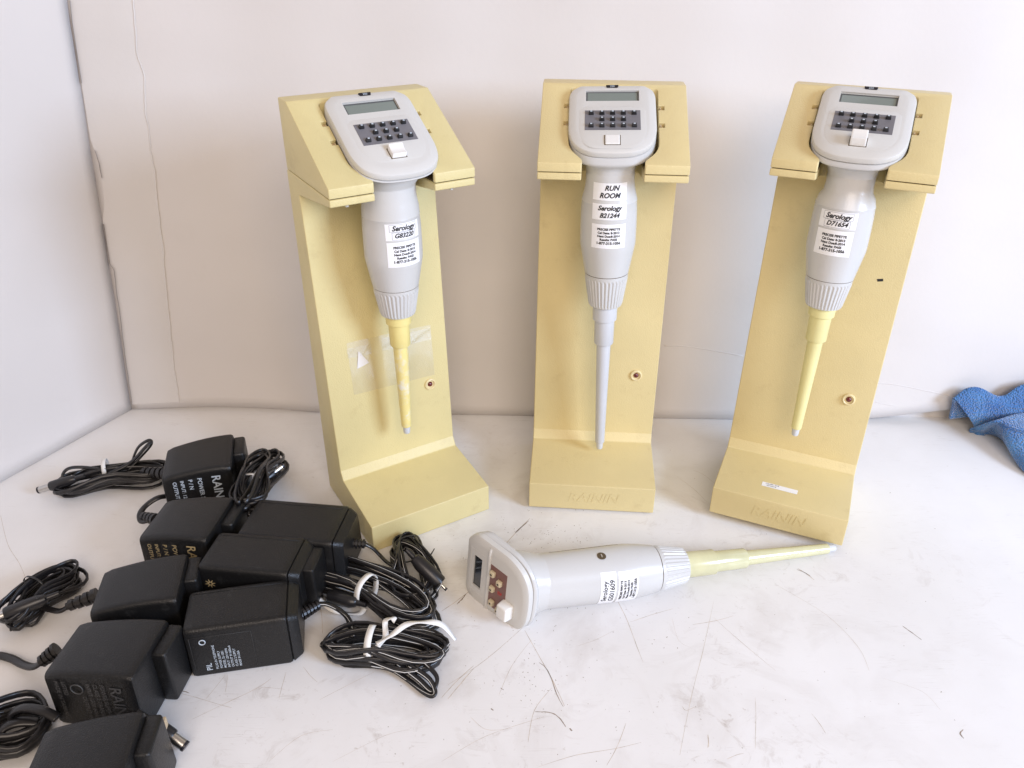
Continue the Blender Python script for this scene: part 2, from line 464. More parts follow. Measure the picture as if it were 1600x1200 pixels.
# scratches and grime on the tabletop: thin flecks lying on the board
def scratch_mesh(name, lines, m):
    V = []; F = []
    for pts, wd in lines:
        wd *= .5
        P = [G(*q) for q in pts]
        P = spline(P, 5)
        n = len(P); o = len(V)
        for i, p in enumerate(P):
            t = (P[min(n-1, i+1)]-P[max(0, i-1)]).normalized(); s = Vector((-t.y, t.x, 0))
            ww = wd*(.25+.75*math.sin(PI*(i+.4)/(n))**.6)*(0.6+.6*random.random())
            j = s*random.uniform(-.3, .3)*wd
            V += [p+s*ww+j+Vector((0, 0, .004)), p-s*ww+j+Vector((0, 0, .004))]
        F += [(o+2*i, o+2*i+1, o+2*i+3, o+2*i+2) for i in range(n-1)]
    o = link(name, new_mesh(name, V, F, m), tab); o['kind'] = 'stuff'
    return o
L1 = [([(820, 985), (845, 1030), (862, 1060), (882, 1103)], .05), ([(862, 1075), (835, 1110), (825, 1160)], .03), ([(960, 930), (978, 965), (995, 1010), (1005, 1035)], .035),
      ([(985, 972), (1020, 960), (1052, 951)], .03), ([(1082, 976), (1118, 970), (1146, 962)], .03), ([(1115, 940), (1100, 1010), (1080, 1090), (1062, 1180)], .022),
      ([(1115, 965), (1160, 1005), (1212, 1048)], .022), ([(1215, 915), (1290, 960), (1340, 1010), (1358, 1048)], .02), ([(978, 1130), (965, 1165), (948, 1196)], .03),
      ([(842, 1198), (900, 1180), (960, 1170), (1002, 1160)], .03), ([(1106, 1148), (1107, 1160), (1106, 1168)], .05), ([(1268, 1115), (1280, 1130), (1290, 1146)], .03),
      ([(1136, 1186), (1150, 1180), (1162, 1177)], .03), ([(700, 1092), (725, 1062), (740, 1045)], .05), ([(300, 1124), (350, 1100), (400, 1076), (424, 1060)], .028),
      ([(322, 1092), (340, 1070), (352, 1055)], .025), ([(262, 1079), (300, 1088), (340, 1100), (362, 1106)], .03), ([(690, 1090), (712, 1066), (740, 1040)], .04),
      ([(436, 1092), (440, 1075), (447, 1050)], .022), ([(405, 1078), (412, 1074), (445, 1077)], .02), ([(352, 1082), (354, 1070), (356, 1055)], .018),
      ([(500, 1093), (560, 1062), (585, 1050)], .022), ([(690, 955), (715, 938), (738, 920)], .05), ([(1, 805), (12, 850), (30, 880), (40, 903)], .025),
      ([(500, 945), (503, 965), (504, 990)], .03), ([(474, 1042), (485, 1056), (496, 1066)], .02), ([(828, 810), (808, 830), (790, 850), (778, 862)], .06),
      ([(560, 838), (590, 872), (600, 880)], .02), ([(1050, 575+390), (1060, 1000), (1080, 1012)], .012), ([(1246, 888), (1262, 898), (1272, 906)], .06),
      ([(1085, 1105), (1072, 1110), (1066, 1104)], .03), ([(1180, 1090), (1181, 1120), (1180, 1170)], .02), ([(735, 1120), (760, 1140), (800, 1138)], .02),
      ([(1122, 760), (1100, 742), (1084, 735)], .02), ([(1058, 745), (1085, 765), (1105, 785)], .02), ([(780, 1085), (800, 1040), (830, 1000)], .02),
      ([(900, 1010), (930, 1000), (960, 985)], .018), ([(700, 1070), (760, 1030), (840, 960)], .03), ([(1380, 1060), (1440, 1080), (1470, 1110)], .012),
      ([(690, 1190), (760, 1150), (850, 1120)], .02), ([(520, 1190), (600, 1150), (640, 1140)], .016), ([(420, 1190), (470, 1150), (520, 1140)], .016)]
scratch_mesh('scratch', L1, M_scr)
L2 = [([(842, 1035), (856, 1048), (870, 1085), (880, 1104)], .05), ([(836, 1112), (862, 1114), (876, 1124), (884, 1136)], .07), ([(728, 928), (722, 936), (714, 944)], .09),
      ([(1410, 978), (1424, 988), (1440, 1000)], .06), ([(782, 1075), (787, 1078)], .05), ([(890, 1138), (894, 1142)], .09), ([(767, 1107), (771, 1110)], .07),
      ([(826, 814), (812, 826), (805, 833)], .09), ([(262, 1079), (285, 1080), (296, 1083)], .05), ([(1245, 890), (1256, 894), (1266, 900)], .06),
      ([(1505, 1140), (1500, 1146), (1506, 1154)], .09)]
for k in range(300):
    u = random.gauss(860, 120); v = random.gauss(985, 95)
    if random.random() < .35: u = random.uniform(560, 1500); v = random.uniform(700, 1190)
    if random.random() < .3: u = random.gauss(845, 50); v = random.gauss(838, 20)
    elif random.random() < .2: u = random.gauss(850, 40); v = random.gauss(1065, 30)
    if v < 690 or v > 1195: continue
    a = random.uniform(0, PI); l = random.uniform(.6, 2.4)
    L2.append(([(u, v), (u+l*math.cos(a), v+l*math.sin(a))], random.uniform(.02, .05)))
scratch_mesh('grime_fleck', L2, M_scr2)

# ------------------------------------------------------------------ pipette stands
W = 9.5; HW = W/2
YB, YC, HC, YT, ZU = 5.36, 5.76, 3.50, 7.08, 24.17
YL, ZL, ZLT, YTOP, HT, D = 1.21, 24.93, 26.0, 7.47, 29.81, 9.16
HB, HB2 = 2.21, 2.83
SEAM = 25.40
SL = math.hypot(YTOP-YL, HT-ZLT); SY, SZ = (YTOP-YL)/SL, (HT-ZLT)/SL     # along the sloping top
def on_slope(x, s, o=0.0): return Vector((x, YL+s*SY-o*SZ, ZLT+s*SZ+o*SY))
def col_y(z): return YC+(YT-YC)*(z-HC)/(ZU-HC)

def rounded(pts, rad, n=5):
    out = []
    N = len(pts)
    for i, (x, y) in enumerate(pts):
        r = rad[i] if isinstance(rad, (list, tuple)) else rad
        p = Vector((x, y)); a = (Vector(pts[i-1])-p); b = (Vector(pts[(i+1) % N])-p)
        if r <= 0: out.append((x, y)); continue
        r = min(r, a.length*.49, b.length*.49)
        a.normalize(); b.normalize()
        for k in range(n+1):
            t = k/n
            q = (p+a*r)*(1-t)**2+p*2*t*(1-t)+(p+b*r)*t**2
            out.append((q.x, q.y))
    return out

prof = [(0, 0), (0, HB), (YB, HB2), (YC, HC), (YT, ZU), (YL, ZL), (YL, SEAM-.03), (D, SEAM-.03), (D, 0)]
body = prism_me('body', prof, 'x', -HW, HW, M_cream)
cut = prism_me('cut', rounded([(-1.96, -2), (1.96, -2), (1.96, 6.2), (-1.96, 6.2)], [0, 0, .8, .8]), 'z', 20, 30, M_cream)
co = bpy.data.objects.new('cut', cut); C.objects.link(co)
body = bake(body, [('BOOLEAN', dict(object=co, operation='DIFFERENCE', solver='EXACT'))])
bpy.data.objects.remove(co)
ME_body = bevel(body, .08, 4, 30, sharp=15)

def cover_mesh():
    def sy(s): return YL+s*SY
    out = [(-HW, YL), (-1.96, YL), (-1.96, sy(.35)), (-2.87, sy(1.35)), (-2.87, sy(4.9)), (-2.87, sy(6.95)), (2.87, sy(6.95)), (2.87, sy(1.35)), (1.96, sy(.35)), (1.96, YL), (HW, YL), (HW, D), (-HW, D)]
    out = rounded(out, [0, .12, .15, .7, 0, .25, .25, .7, .15, .12, 0, .25, .25], 4)
    me = prism_me('top_cover', out, 'z', SEAM+.03, 40, M_cream)
    bm = bmesh.new(); bm.from_mesh(me)
    for co_, no in (((0, YL*CM, ZLT*CM), (0, -SZ, SY)), ((0, 0, HT*CM), (0, 0, 1))):
        g = bmesh.ops.bisect_plane(bm, geom=bm.verts[:]+bm.edges[:]+bm.faces[:], plane_co=co_, plane_no=no, clear_outer=True, dist=1e-7)
        ed = [e for e in g['geom_cut'] if isinstance(e, bmesh.types.BMEdge)]
        ed = [e for e in ed if e.is_boundary]
        if ed: bmesh.ops.holes_fill(bm, edges=ed)
    bmesh.ops.recalc_face_normals(bm, faces=bm.faces)
    bm.to_mesh(me); bm.free()
    # slots beside the pipette head
    cs = []
    for sx in (-1, 1):
        for s in (3.55, 5.15):
            b = box_me('slot', .42, .40, 1.2, M_cream)
            b.transform(Matrix.Translation(on_slope(sx*3.05, s, 0)*CM) @ Matrix.Rotation(math.atan2(SZ, SY), 4, 'X'))
            cs.append(b)
    co = bpy.data.objects.new('cut', join_me('cuts', cs)); C.objects.link(co)
    me = bake(me, [('BOOLEAN', dict(object=co, operation='DIFFERENCE', solver='EXACT'))])
    bpy.data.objects.remove(co)
    return bevel(me, .10, 3, 25)
ME_cover = cover_mesh()
# dark slit between cover and body: an inner lip, set back from the outside
slit = prism_me('joint', rounded([(-HW+.12, YL+.12), (-2.08, YL+.12), (-2.08, 6.4), (2.08, 6.4), (2.08, YL+.12), (HW-.12, YL+.12), (HW-.12, D-.12), (-HW+.12, D-.12)], 0), 'z', SEAM-.06, SEAM+.06, M_seam)
ME_bezel = lathe_me('led_bezel', [(.30, .02), (.30, .10), (.36, .16), (.43, .13), (.46, 0)], M_cream2, 32, close=False)
ME_led = lathe_me('led', [(.02, .17), (.10, .16), (.17, .11), (.21, .03), (.21, 0)], M_led, 24)
ME_ledbase = lathe_me('led_seat', [(.34, .035), (.34, 0)], M_cream2, 24)
ME_contact = join_me('contact', [box_me('c', .22, .30, .12, M_brass, .02), box_me('c2', .10, .12, .2, M_brass, .02, c=(-.06, .05, .1))], M_brass)
ME_screw = join_me('screw', [lathe_me('s', [(.16, 0), (.16, -.16), (.12, -.2)], M_metal, 12), box_me('s2', .16, .16, .2, M_metal, c=(.05, 0, -.16))], M_metal)
colang = math.atan2(YT-YC, ZU-HC)
def col_frame(x, z):
    """matrix whose z axis leaves the column front, y up the column"""
    return Matrix.Translation(Vector((x, col_y(z), z))*CM) @ Matrix.Rotation(PI/2-colang, 4, 'X')

ST = {'L': (-5.818, 46.718, .5407, .0042, .0006), 'M': (6.023, 48.896, -.0762, -.0124, .0071), 'R': (19.203, 46.183, -.4136, -.0589, .0084)}
def stand_matrix(k):
    x, y, yaw, t, r = ST[k]
    Rz = Matrix.Rotation(yaw, 4, 'Z'); piv = Vector((0, 9.2, 0))
    M = Rz @ Matrix.Rotation(t, 4, 'X') @ Matrix.Rotation(r, 4, 'Y')
    off = -(M.to_3x3() @ piv)+(Rz.to_3x3() @ piv)+Vector((x, y, 0))
    M.translation = off*CM
    # lift so that nothing sinks into the board
    lo = min((M @ (Vector(c)*CM)).z for c in ((-HW, 0, 0), (HW, 0, 0), (-HW, D, 0), (HW, D, 0)))
    M.translation.z += max(0, -lo)+.0002
    return M
SG = 'pipette stands in a row'
stands = {}
for k, lab in (('L', 'cream pipette stand nearest the adapters, clear tape patch on its column'),
               ('M', 'cream pipette stand in the middle, facing straight ahead with plain column'),
               ('R', 'cream pipette stand near the blue towel, thin white strip on its foot')):
    t = thing('pipette_stand', lab, 'pipette stand', stand_matrix(k), SG); stands[k] = t
    mb_, mc_ = ME_body, ME_cover
    if k == 'L':
        mb_, mc_ = ME_body.copy(), ME_cover.copy()
        for q_ in (mb_, mc_): q_.materials[0] = M_cream_g
    link('body', mb_, t); link('top_cover', mc_, t)
    link('joint', slit, t)
    b = link('led_bezel', ME_bezel, t, col_frame(3.1, 8.6)); link('led', ME_led, b); link('led_seat', ME_ledbase, b)
    for sx in (-1, 1):
        for s in (3.55, 5.15):
            m = Matrix.Translation(on_slope(sx*3.07, s, -.28)*CM) @ Matrix.Rotation(math.atan2(SZ, SY), 4, 'X')
            if sx < 0: m = m @ Matrix.Rotation(PI, 4, 'Z')
            link('contact', ME_contact, t, m)
    if k == 'L':
        for sx in (-3.55, 3.35): link('screw', ME_screw, t, T(sx, 1.9, ZL-.02))
    if k in 'MR':
        fn = lambda x, y: (x, -.006, y)
        v = text_me('embossed_text', [('RAININ', 1.15, .1, HB*.5)], M_cream, fn, shear=.25, bold=.01)
        v = bake(v, [('SOLIDIFY', dict(thickness=.015*CM, offset=1))])
        link('embossed_text', v, t)
# extras that differ
def col_quad(stand, px, off, m, name, sub=14):
    """photo corners carried onto the column front of a stand -> thin sheet (four corners TL TR BR BL)"""
    M = stand.matrix_world if False else stand_matrix(stand)
    Mi = M.inverted()
    n = (M.to_3x3() @ Vector((0, -math.cos(colang), math.sin(colang))))
    p0 = M @ (Vector((0, col_y(10), 10))*CM)
    def hit(u, v):
        d = ray(u, v); e = EYE*CM
        t = (p0-e).dot(n)/d.dot(n)
        return (Mi @ (e+d*t))/CM
    q = [hit(*c) for c in px]
    nl = Vector((0, -math.cos(colang), math.sin(colang)))
    def fn(a, b):
        p = (q[0]*(1-a)+q[1]*a)*(1-b)+(q[3]*(1-a)+q[2]*a)*b
        return p+nl*(off*(1+.6*wob(a*9+b*4)))
    return grid_me(name, sub, sub, fn, m)
link('clear_tape', col_quad('L', [(541, 536), (672, 507), (679, 585), (553, 617)], .03, M_tape, 'clear_tape'), stands['L'])
link('clear_tape', col_quad('L', [(541, 545), (579, 537), (581, 552), (543, 560)], .045, M_tape, 'tape_fold'), stands['L'])
link('clear_tape', col_quad('L', [(596, 528), (672, 512), (673, 530), (597, 548)], .045, M_tape, 'tape_fold'), stands['L'])
q = col_quad('L', [(559, 549), (561, 549), (576, 566), (558, 576)], .06, M_edge, 'paper_scrap', 3); link('paper_scrap', q, stands['L'])
link('ink_mark', col_quad('R', [(1370, 436), (1380, 435.5), (1380, 439.5), (1371, 440)], .012, M_ink, 'ink_mark', 3), stands['R'])
# strip on the foot of the right stand
def foot(x, y, o=0.0): return Vector((x, y, HB+(HB2-HB)*y/YB+o))
st = new_mesh('foot_label', [foot(-1.5, 1.55, .012), foot(1.05, 1.5, .012), foot(1.08, 1.98, .012), foot(-1.48, 2.05, .012)], [(0, 1, 2, 3)], M_label)
s_ = link('foot_label', st, stands['R'])
link('print', text_me('print', [('CALIBR. DUE', .17, -.75, 1.90), ('02734418', .17, -.8, 1.70)], M_ink, lambda x, y: foot(x, y, .02)), s_)

# ------------------------------------------------------------------ pipettes
YA = 3.8                     # body axis, in stand coordinates
# a pipette is modelled in stand coordinates with the axis at x=y=0
def fs(x, s, o=0.0):
    p = on_slope(x, s, o); p.y -= YA; return p
def outline(s0, s1, wx=2.8):
    a = [(-2.1, s1), (-2.66, s1-.45), (-wx, s1-.95), (-wx, 3.4), (-wx, s0+1.9), (-2.45, s0+.78), (-1.5, s0+.14), (0, s0), (1.5, s0+.14), (2.45, s0+.78), (wx, s0+1.9), (wx, 3.4), (wx, s1-.95), (2.66, s1-.45), (2.1, s1)]
    return rounded(a, [.18, .22, .3, 0, .9, .9, .9, .9, .9, .9, .9, 0, .3, .22, .18], 4)
def scale_out(k, FO):
    # inset of the outline by roughly k cm
    cx, cs = 0, (FO[0][1]+min(q[1] for q in FO))/2
    return [(x*(1-k/2.8), cs+(s-cs)*(1-k/3.4)) for x, s in FO]
def loft(name, rings, m, cap0=True, cap1=False):
    n = len(rings[0]); V = [p for r in rings for p in r]; F = []
    for k in range(len(rings)-1):
        for i in range(n):
            j = (i+1) % n
            F.append((k*n+i, k*n+j, (k+1)*n+j, (k+1)*n+i))
    if cap0: F.append(tuple(range(n-1, -1, -1)))
    if cap1: F.append(tuple(range((len(rings)-1)*n, len(rings)*n)))
    me = new_mesh(name, V, F, m)
    bm = bmesh.new(); bm.from_mesh(me); bmesh.ops.recalc_face_normals(bm, faces=bm.faces); bm.to_mesh(me); bm.free()
    for p in me.polygons: p.use_smooth = True
    me.set_sharp_from_angle(angle=math.radians(32))
    return me

def face_plate(lcd, FO):
    rings = [[fs(x, s, .62) for x, s in scale_out(.52, FO)], [fs(x, s, .60) for x, s in scale_out(.44, FO)], [fs(x, s, .52) for x, s in scale_out(.14, FO)],
             [fs(x, s, .46) for x, s in scale_out(.04, FO)], [fs(x, s, .36) for x, s in FO], [fs(x, s, .12) for x, s in FO], [fs(x, s, .12) for x, s in scale_out(.3, FO)]]
    me = loft('face_plate', rings, M_face, True, True)
    x0, x1, s0, s1 = lcd
    c = box_me('c', x1-x0, s1-s0, .6, M_face)
    c.transform(Matrix.Translation(fs((x0+x1)/2, (s0+s1)/2, .62+.30-.13)*CM) @ Matrix.Rotation(math.atan2(SZ, SY), 4, 'X'))
    co = bpy.data.objects.new('cut', c); C.objects.link(co)
    out = bake(me, [('BOOLEAN', dict(object=co, operation='DIFFERENCE', solver='EXACT'))])
    bpy.data.objects.remove(co)
    out.set_sharp_from_angle(angle=math.radians(28))
    return out
def quad_on_face(name, x0, x1, s0, s1, o, m):
    return new_mesh(name, [fs(x0, s0, o), fs(x1, s0, o), fs(x1, s1, o), fs(x0, s1, o)], [(0, 1, 2, 3)], m)
RF = Matrix.Rotation(math.atan2(SZ, SY), 4, 'X')
def at_face(x, s, o): return Matrix.Translation(fs(x, s, o)*CM) @ RF

def housing(FO, rn=1.6, drop=1.0):
    n = len(FO); zc = 25.0
    # circle points matched to outline by angle
    circ = []
    for x, s in FO:
        p = fs(x, s); a = math.atan2(p.y, p.x); circ.append(Vector((rn*math.cos(a), rn*math.sin(a), zc)))
    rings = []
    for tx, tz in ((.04, -.0), (0, .03), (0, .28*drop), (.04, .36*drop), (.18, .44*drop), (.42, .50*drop), (.66, .58*drop+.04*(1-drop)), (.84, .70), (.95, .85), (1, 1)):
        r = []
        for (x, s), c in zip(FO, circ):
            a = fs(x, s, .06)
            p = Vector((a.x*(1-tx)+c.x*tx, a.y*(1-tx)+c.y*tx, a.z*(1-tz)+c.z*tz))
            # rear part may hang lower, keep it inside the recess
            r.append(p)
        rings.append(r)
    return loft('head_housing', rings, M_gray, True, False)
ME_plates = {}; ME_housings = {}
for kk, s0_, s1_, rn_, dr_, lc_ in (('L', -.22, 6.86, 1.70, .35, (-1.72, 1.72, 4.98, 6.02)), ('M', .40, 6.60, 1.6, 1.05, (-1.72, 1.72, 4.98, 5.95)), ('R', .10, 6.84, 1.46, .8, (-1.72, 1.72, 5.0, 6.04)), ('old', .55, 6.25, 1.78, .5, (-1.3, 1.3, 4.72, 5.5))):
    fo_ = outline(s0_, s1_, 2.9 if kk == 'old' else 2.8)
    ME_plates[kk] = face_plate(lc_, fo_); ME_housings[kk] = housing(fo_, rn_, dr_)
BODY = [(1.60, 25.02), (1.60, 24.3), (1.66, 23.95), (1.76, 23.6), (1.84, 23.2), (1.852, 23.16), (1.835, 23.13), (1.875, 22.4), (1.895, 21.4), (1.895, 20.45), (1.875, 20.2), (1.82, 19.9), (1.53, 18.30)]
def neck_variant(rn):
    return [(rn, 25.02), (rn, 24.4), (rn+.05, 24.0), (max(rn+.12, 1.72), 23.65)]+BODY[4:]
BODIES = {'L': neck_variant(1.70), 'M': [(r, z if z > 23.8 else 23.8+(z-23.8)*1.055) for r, z in neck_variant(1.60)], 'R': neck_variant(1.46)}
ME_bodies = {q: lathe_me('body', b_, M_gray, 64) for q, b_ in BODIES.items()}
BODY_OLD = [(1.80, 25.6), (1.80, 24.0), (1.83, 22.0), (1.86, 20.2), (1.83, 19.2), (1.72, 18.3), (1.56, 17.35)]
ME_body_old = lathe_me('body', BODY_OLD, M_gray, 64)
CURB = [BODY]
def brad(z):
    for (r0, z0), (r1, z1) in zip(CURB[0][:-1], CURB[0][1:]):
        if z1 <= z <= z0: return r0+(r1-r0)*(z0-z)/(z0-z1)
    return 1.6
def nozzle_mesh():
    n = 34; prof = [(1.52, 18.26, 0), (1.50, 18.08, 0), (1.475, 17.92, 1), (1.20, 16.38, 1), (1.15, 16.22, .3), (1.0, 16.16, 0)]
    V = []; F = []; K = n*4
    for r, z, g in prof:
        for i in range(K):
            a = 2*PI*i/K
            rr = r+(.02*g if i % 4 in (1, 2) else -.035*g)
            V.append((rr*math.cos(a), rr*math.sin(a), z))
    for k in range(len(prof)-1):
        for i in range(K):
            j = (i+1) % K; F.append((k*K+i, (k+1)*K+i, (k+1)*K+j, k*K+j))
    F.append(tuple(range(K))); F.append(tuple(range(len(prof)*K-1, (len(prof)-1)*K-1, -1)))
    me = new_mesh('nozzle_collar', V, F, M_gray)
    return me
ME_noz = nozzle_mesh()
ME_seamring = lathe_me('seam_ring', [(1.46, 18.32), (1.505, 18.30), (1.505, 18.25), (1.46, 18.24)], M_seam, 48)
ME_key = join_me('key', [box_me('k', .34, .24, .22, M_key, .03, c=(0, 0, .11), taper=.78)], M_key)
ME_keyb = box_me('key', .42, .40, .26, M_keyb, .05, c=(0, 0, .13), taper=.88)
ME_keym = box_me('legend', .13, .09, .012, M_inkw, c=(0, .01, .225))
ME_keymk = box_me('legend', .12, .14, .012, M_ink, c=(0, 0, .265))
def button_mesh(h, wx=.92, wy=.78):
    nx = 9; V = []; F = []
    def fn(u, v):
        x = (u-.5)*wx; y = (v-.5)*wy
        return (x, y, h-(.11*(1-(2*v-1)**2) if h > .2 else 0)+.03*(2*v-1)*(1 if h > .2 else 0))
    top = grid_me('b', nx, nx, fn, M_white, False)
    bm = bmesh.new(); bm.from_mesh(top)
    be = [e for e in bm.edges if e.is_boundary]
    r = bmesh.ops.extrude_edge_only(bm, edges=be)
    for v in r['geom']:
        if isinstance(v, bmesh.types.BMVert): v.co.z = -.12*CM
    bmesh.ops.recalc_face_normals(bm, faces=bm.faces)
    bm.to_mesh(top); bm.free(); top.name = 'button'
    return bevel(top, .05, 2, 40)
ME_btnslot = box_me('button_slot', 1.02, .86, .012, M_seam)

def wrap(z0, ang0, off=.012):
    """flat label coordinates (x, y) -> body surface, y along the axis"""
    def fn(x, y):
        z = z0+y; r = brad(z)
        a = -PI/2+ang0+x/r
        return ((r+off)*math.cos(a), (r+off)*math.sin(a), z)
    return fn
def sticker(parent, z0, wd, ht, ang, lines, shear, bold, frame=False, x0=0.0, rot=0.0):
    fn0 = wrap(z0, ang, .014); fn1 = wrap(z0, ang, .024)
    cr, sr = math.cos(rot), math.sin(rot)
    g0 = lambda x, y: fn0(x*cr-y*sr, x*sr+y*cr); g1 = lambda x, y: fn1(x*cr-y*sr, x*sr+y*cr)
    me = grid_me('sticker', 17, 9, lambda u, v: g0((u-.5)*wd, (v-.5)*ht), M_label)
    s = link('sticker', me, parent)
    s['label'] = 'white sticker reading '+' '.join(l[0] for l in lines)[:60]
    link('print', text_me('print', lines, M_ink, g1, shear, bold), s)
    if frame:
        V = []; F = []
        for (a, b, c, d) in frame:
            for (p, q, e, f) in ((a, b, c, b), (c, b, c, d), (c, d, a, d), (a, d, a, b)):
                N_ = 7; o = len(V); hx, hy = (0, .012) if b == q and q == f else (.012, 0)
                if p == e: hx, hy = .012, 0
                else: hx, hy = 0, .012
                for i in range(N_):
                    t = i/(N_-1); xx = p+(e-p)*t; yy = q+(f-q)*t
                    V += [g1(xx-hx, yy-hy), g1(xx+hx, yy+hy)]
                F += [(o+2*i, o+2*i+1, o+2*i+3, o+2*i+2) for i in range(N_-1)]
        link('print_rule', new_mesh('rule', V, F, M_rule), s)
    return s

CAL = [('PRECISE PIPETTE', .21, 0, .48), ('Cal Date: 8-2013', .21, 0, .24), ('Next Due:8-2014', .21, 0, .01), ('Results: PASS', .21, 0, -.22), ('1-877-315-1056', .25, 0, -.47)]
def pipette(label, mw, kind, serial, tipz, ringz, mats, btn, ang, extra=False, var='L'):
    t = thing('pipette', label, 'pipette', mw, 'electronic pipettes')
    CURB[0] = BODIES[var] if kind == 'new' else BODY_OLD
    link('body', ME_bodies[var] if kind == 'new' else ME_body_old, t); CZ, CB = {'L': (0, 16.2), 'R': (0, 16.2), 'M': (-.31, 15.5), 'old': (-.98, 15.15)}[var if kind == 'new' else 'old']
    csc = (18.28+CZ-CB)/(18.28-16.2)
    cm_ = T(0, 0, 18.28+CZ) @ Matrix.Diagonal((1, 1, csc, 1)) @ T(0, 0, -18.28)
    link('nozzle_collar', ME_noz, t, cm_); link('seam_ring', ME_seamring, t, cm_)
    mr, mc, ms, mt = mats
    # telescoping ejector and shaft
    za, zb = ringz
    link('ejector_ring', lathe_me('ejector_ring', [(.84, CB+.1), (.88, CB-.1), (.86, za+.05), (.78, za)], mr, 32), t)
    link('ejector_sleeve', lathe_me('ejector_sleeve', [(.72, za+.1), (.70, zb+.08), (.66, zb), (.5, zb-.01)], mc, 32), t)
    link('shaft', lathe_me('shaft', [(.52, zb+.1), (.50, zb-1.0), (.43, (zb+tipz)/2), (.36, tipz+.62), (.33, tipz+.58), (.2, tipz+.57)], ms, 28), t)
    link('tip', lathe_me('tip', [(.27, tipz+.65), (.25, tipz+.1), (.22, tipz), (.10, tipz-.005)], mt, 20), t)
    h = link('head_housing', ME_housings[var if kind == 'new' else 'old'], t)
    if kind == 'new':
        p = link('face_plate', ME_plates[var], t)
        link('lcd_bezel', quad_on_face('lcd_bezel', -1.70, 1.70, 5.0, 6.0, .495, M_lcdr), p)
        link('lcd', quad_on_face('lcd', -1.60, 1.60, 5.02, 5.85, .505, M_lcd), p)
        link('raised_panel', plateau_me(), p)
        link('keypad_panel', box_face(-1.76, 1.76, 2.30, 4.06, .62, .668, M_pad), p)
        K = [(x*.68, 3.74) for x in (-2, -1, 0, 1, 2)]+[(x*.68, 3.18) for x in (-1, 0, 1)]+[(x*.68, 2.62) for x in (-2, -1, 0, 1, 2)]
        for x, s in K:
            ko = link('key', ME_key, p, at_face(x, s, .665)); link('legend', ME_keym, ko)
        bo = link('badge', badge_me(), p, at_face(0, {'L': 6.60, 'M': 6.36, 'R': 6.58}[var], .575) @ Matrix.Rotation(math.radians(9), 4, 'X'))
        link('badge_print', text_me('p', [('250', .2, 0, 0)], M_inkw, lambda x, y: (x, y, .048), bold=.01), bo)
        link('button', button_mesh(btn), p, at_face(-.02, 1.42, .65))
        link('button_slot', ME_btnslot, p, at_face(-.02, 1.42, .657))
    else:
        p = link('face_plate', ME_plates['old'], t)
        link('lcd_frame', box_ring(-1.75, 1.75, 4.42, 5.80, .16, .59, .63, M_face), p)
        link('lcd', quad_on_face('lcd', -1.28, 1.28, 4.74, 5.48, .51, M_lcdk), p)
        link('ridge', ridge_me(), p)
        link('keypad_panel', box_face(-1.9, 1.55, 2.45, 3.92, .60, .635, M_redpad), p)
        for x, s in ((.98, 3.62), (.62, 2.98), (-.25, 3.56), (-1.4, 3.5), (-1.62, 2.88)):
            ko = link('key', ME_keyb, p, at_face(x, s, .63)); link('legend', ME_keymk, ko)
        link('panel_print', text_me('p', [('EDP', .42, 0, 0)], M_red, lambda x, y: fs(-.3+.32*y/.42*1.2, 2.95-x*.5, .645), bold=.02), p)
        bm_ = bevel(box_me('button', 1.15, .95, .75, M_white, c=(0, 0, .3), taper=.9), .13, 4); link('button', bm_, p, at_face(-1.0, 2.15, .62))
        # screw and access panel line on the upper flank
        link('panel_seam', tube_me('seam', [wrap(z, PI*.5+.55, -.012)(0, 0) for z in [24.6-i*.4 for i in range(13)]], .022, M_seam, 5), t)
        hx = wrap(21.4, PI*.5-.12, .0)(0, 0)
        mm = Matrix.Translation(Vector(hx)*CM) @ Vector((hx[0], hx[1], 0)).to_track_quat('Z', 'Y').to_matrix().to_4x4()
        so = link('screw_hole', lathe_me('hole', [(.30, .02), (.22, .03), (.21, .0)], M_seam, 20), t, mm)
        link('screw', box_me('screw', .26, .08, .05, M_metal, c=(0, 0, .03)), so)
    # stickers
    fr = [(-.72, .10, .72, .44), (-.52, -.42, .62, .06)]
    ex = kind == 'new' and not extra
    if extra:
        sticker(t, 24.0, 2.35, 1.08, ang, [('RUN', .44, .1, .22), ('ROOM', .44, -.02, -.25)], .3, .036)
        sticker(t, 22.72, 2.35, 1.05, ang, [('Serology', .44, 0, .24), (serial, .42, 0, -.24)], .3, .036)
        sticker(t, 21.08, 2.35, 1.65, ang, CAL, 0, .045, x0=0)
    elif kind == 'new':
        sticker(t, 22.48, 2.4, 1.06, ang, [('Serology', .44, 0, .23), (serial, .40, 0, -.24)], .3, .036, [(-.92, .02, .92, .47), (-.78, -.48, .8, -.02)])
        sticker(t, 21.0, 2.35, 1.65, ang, CAL, 0, .045)
    else:
        sticker(t, 21.25, 2.8, 1.05, ang, [('Serology', .46, 0, .22), (serial, .46, 0, -.26)], .12, .018)
        sticker(t, 19.88, 2.7, 1.4, ang, CAL, 0, .045)
    return t

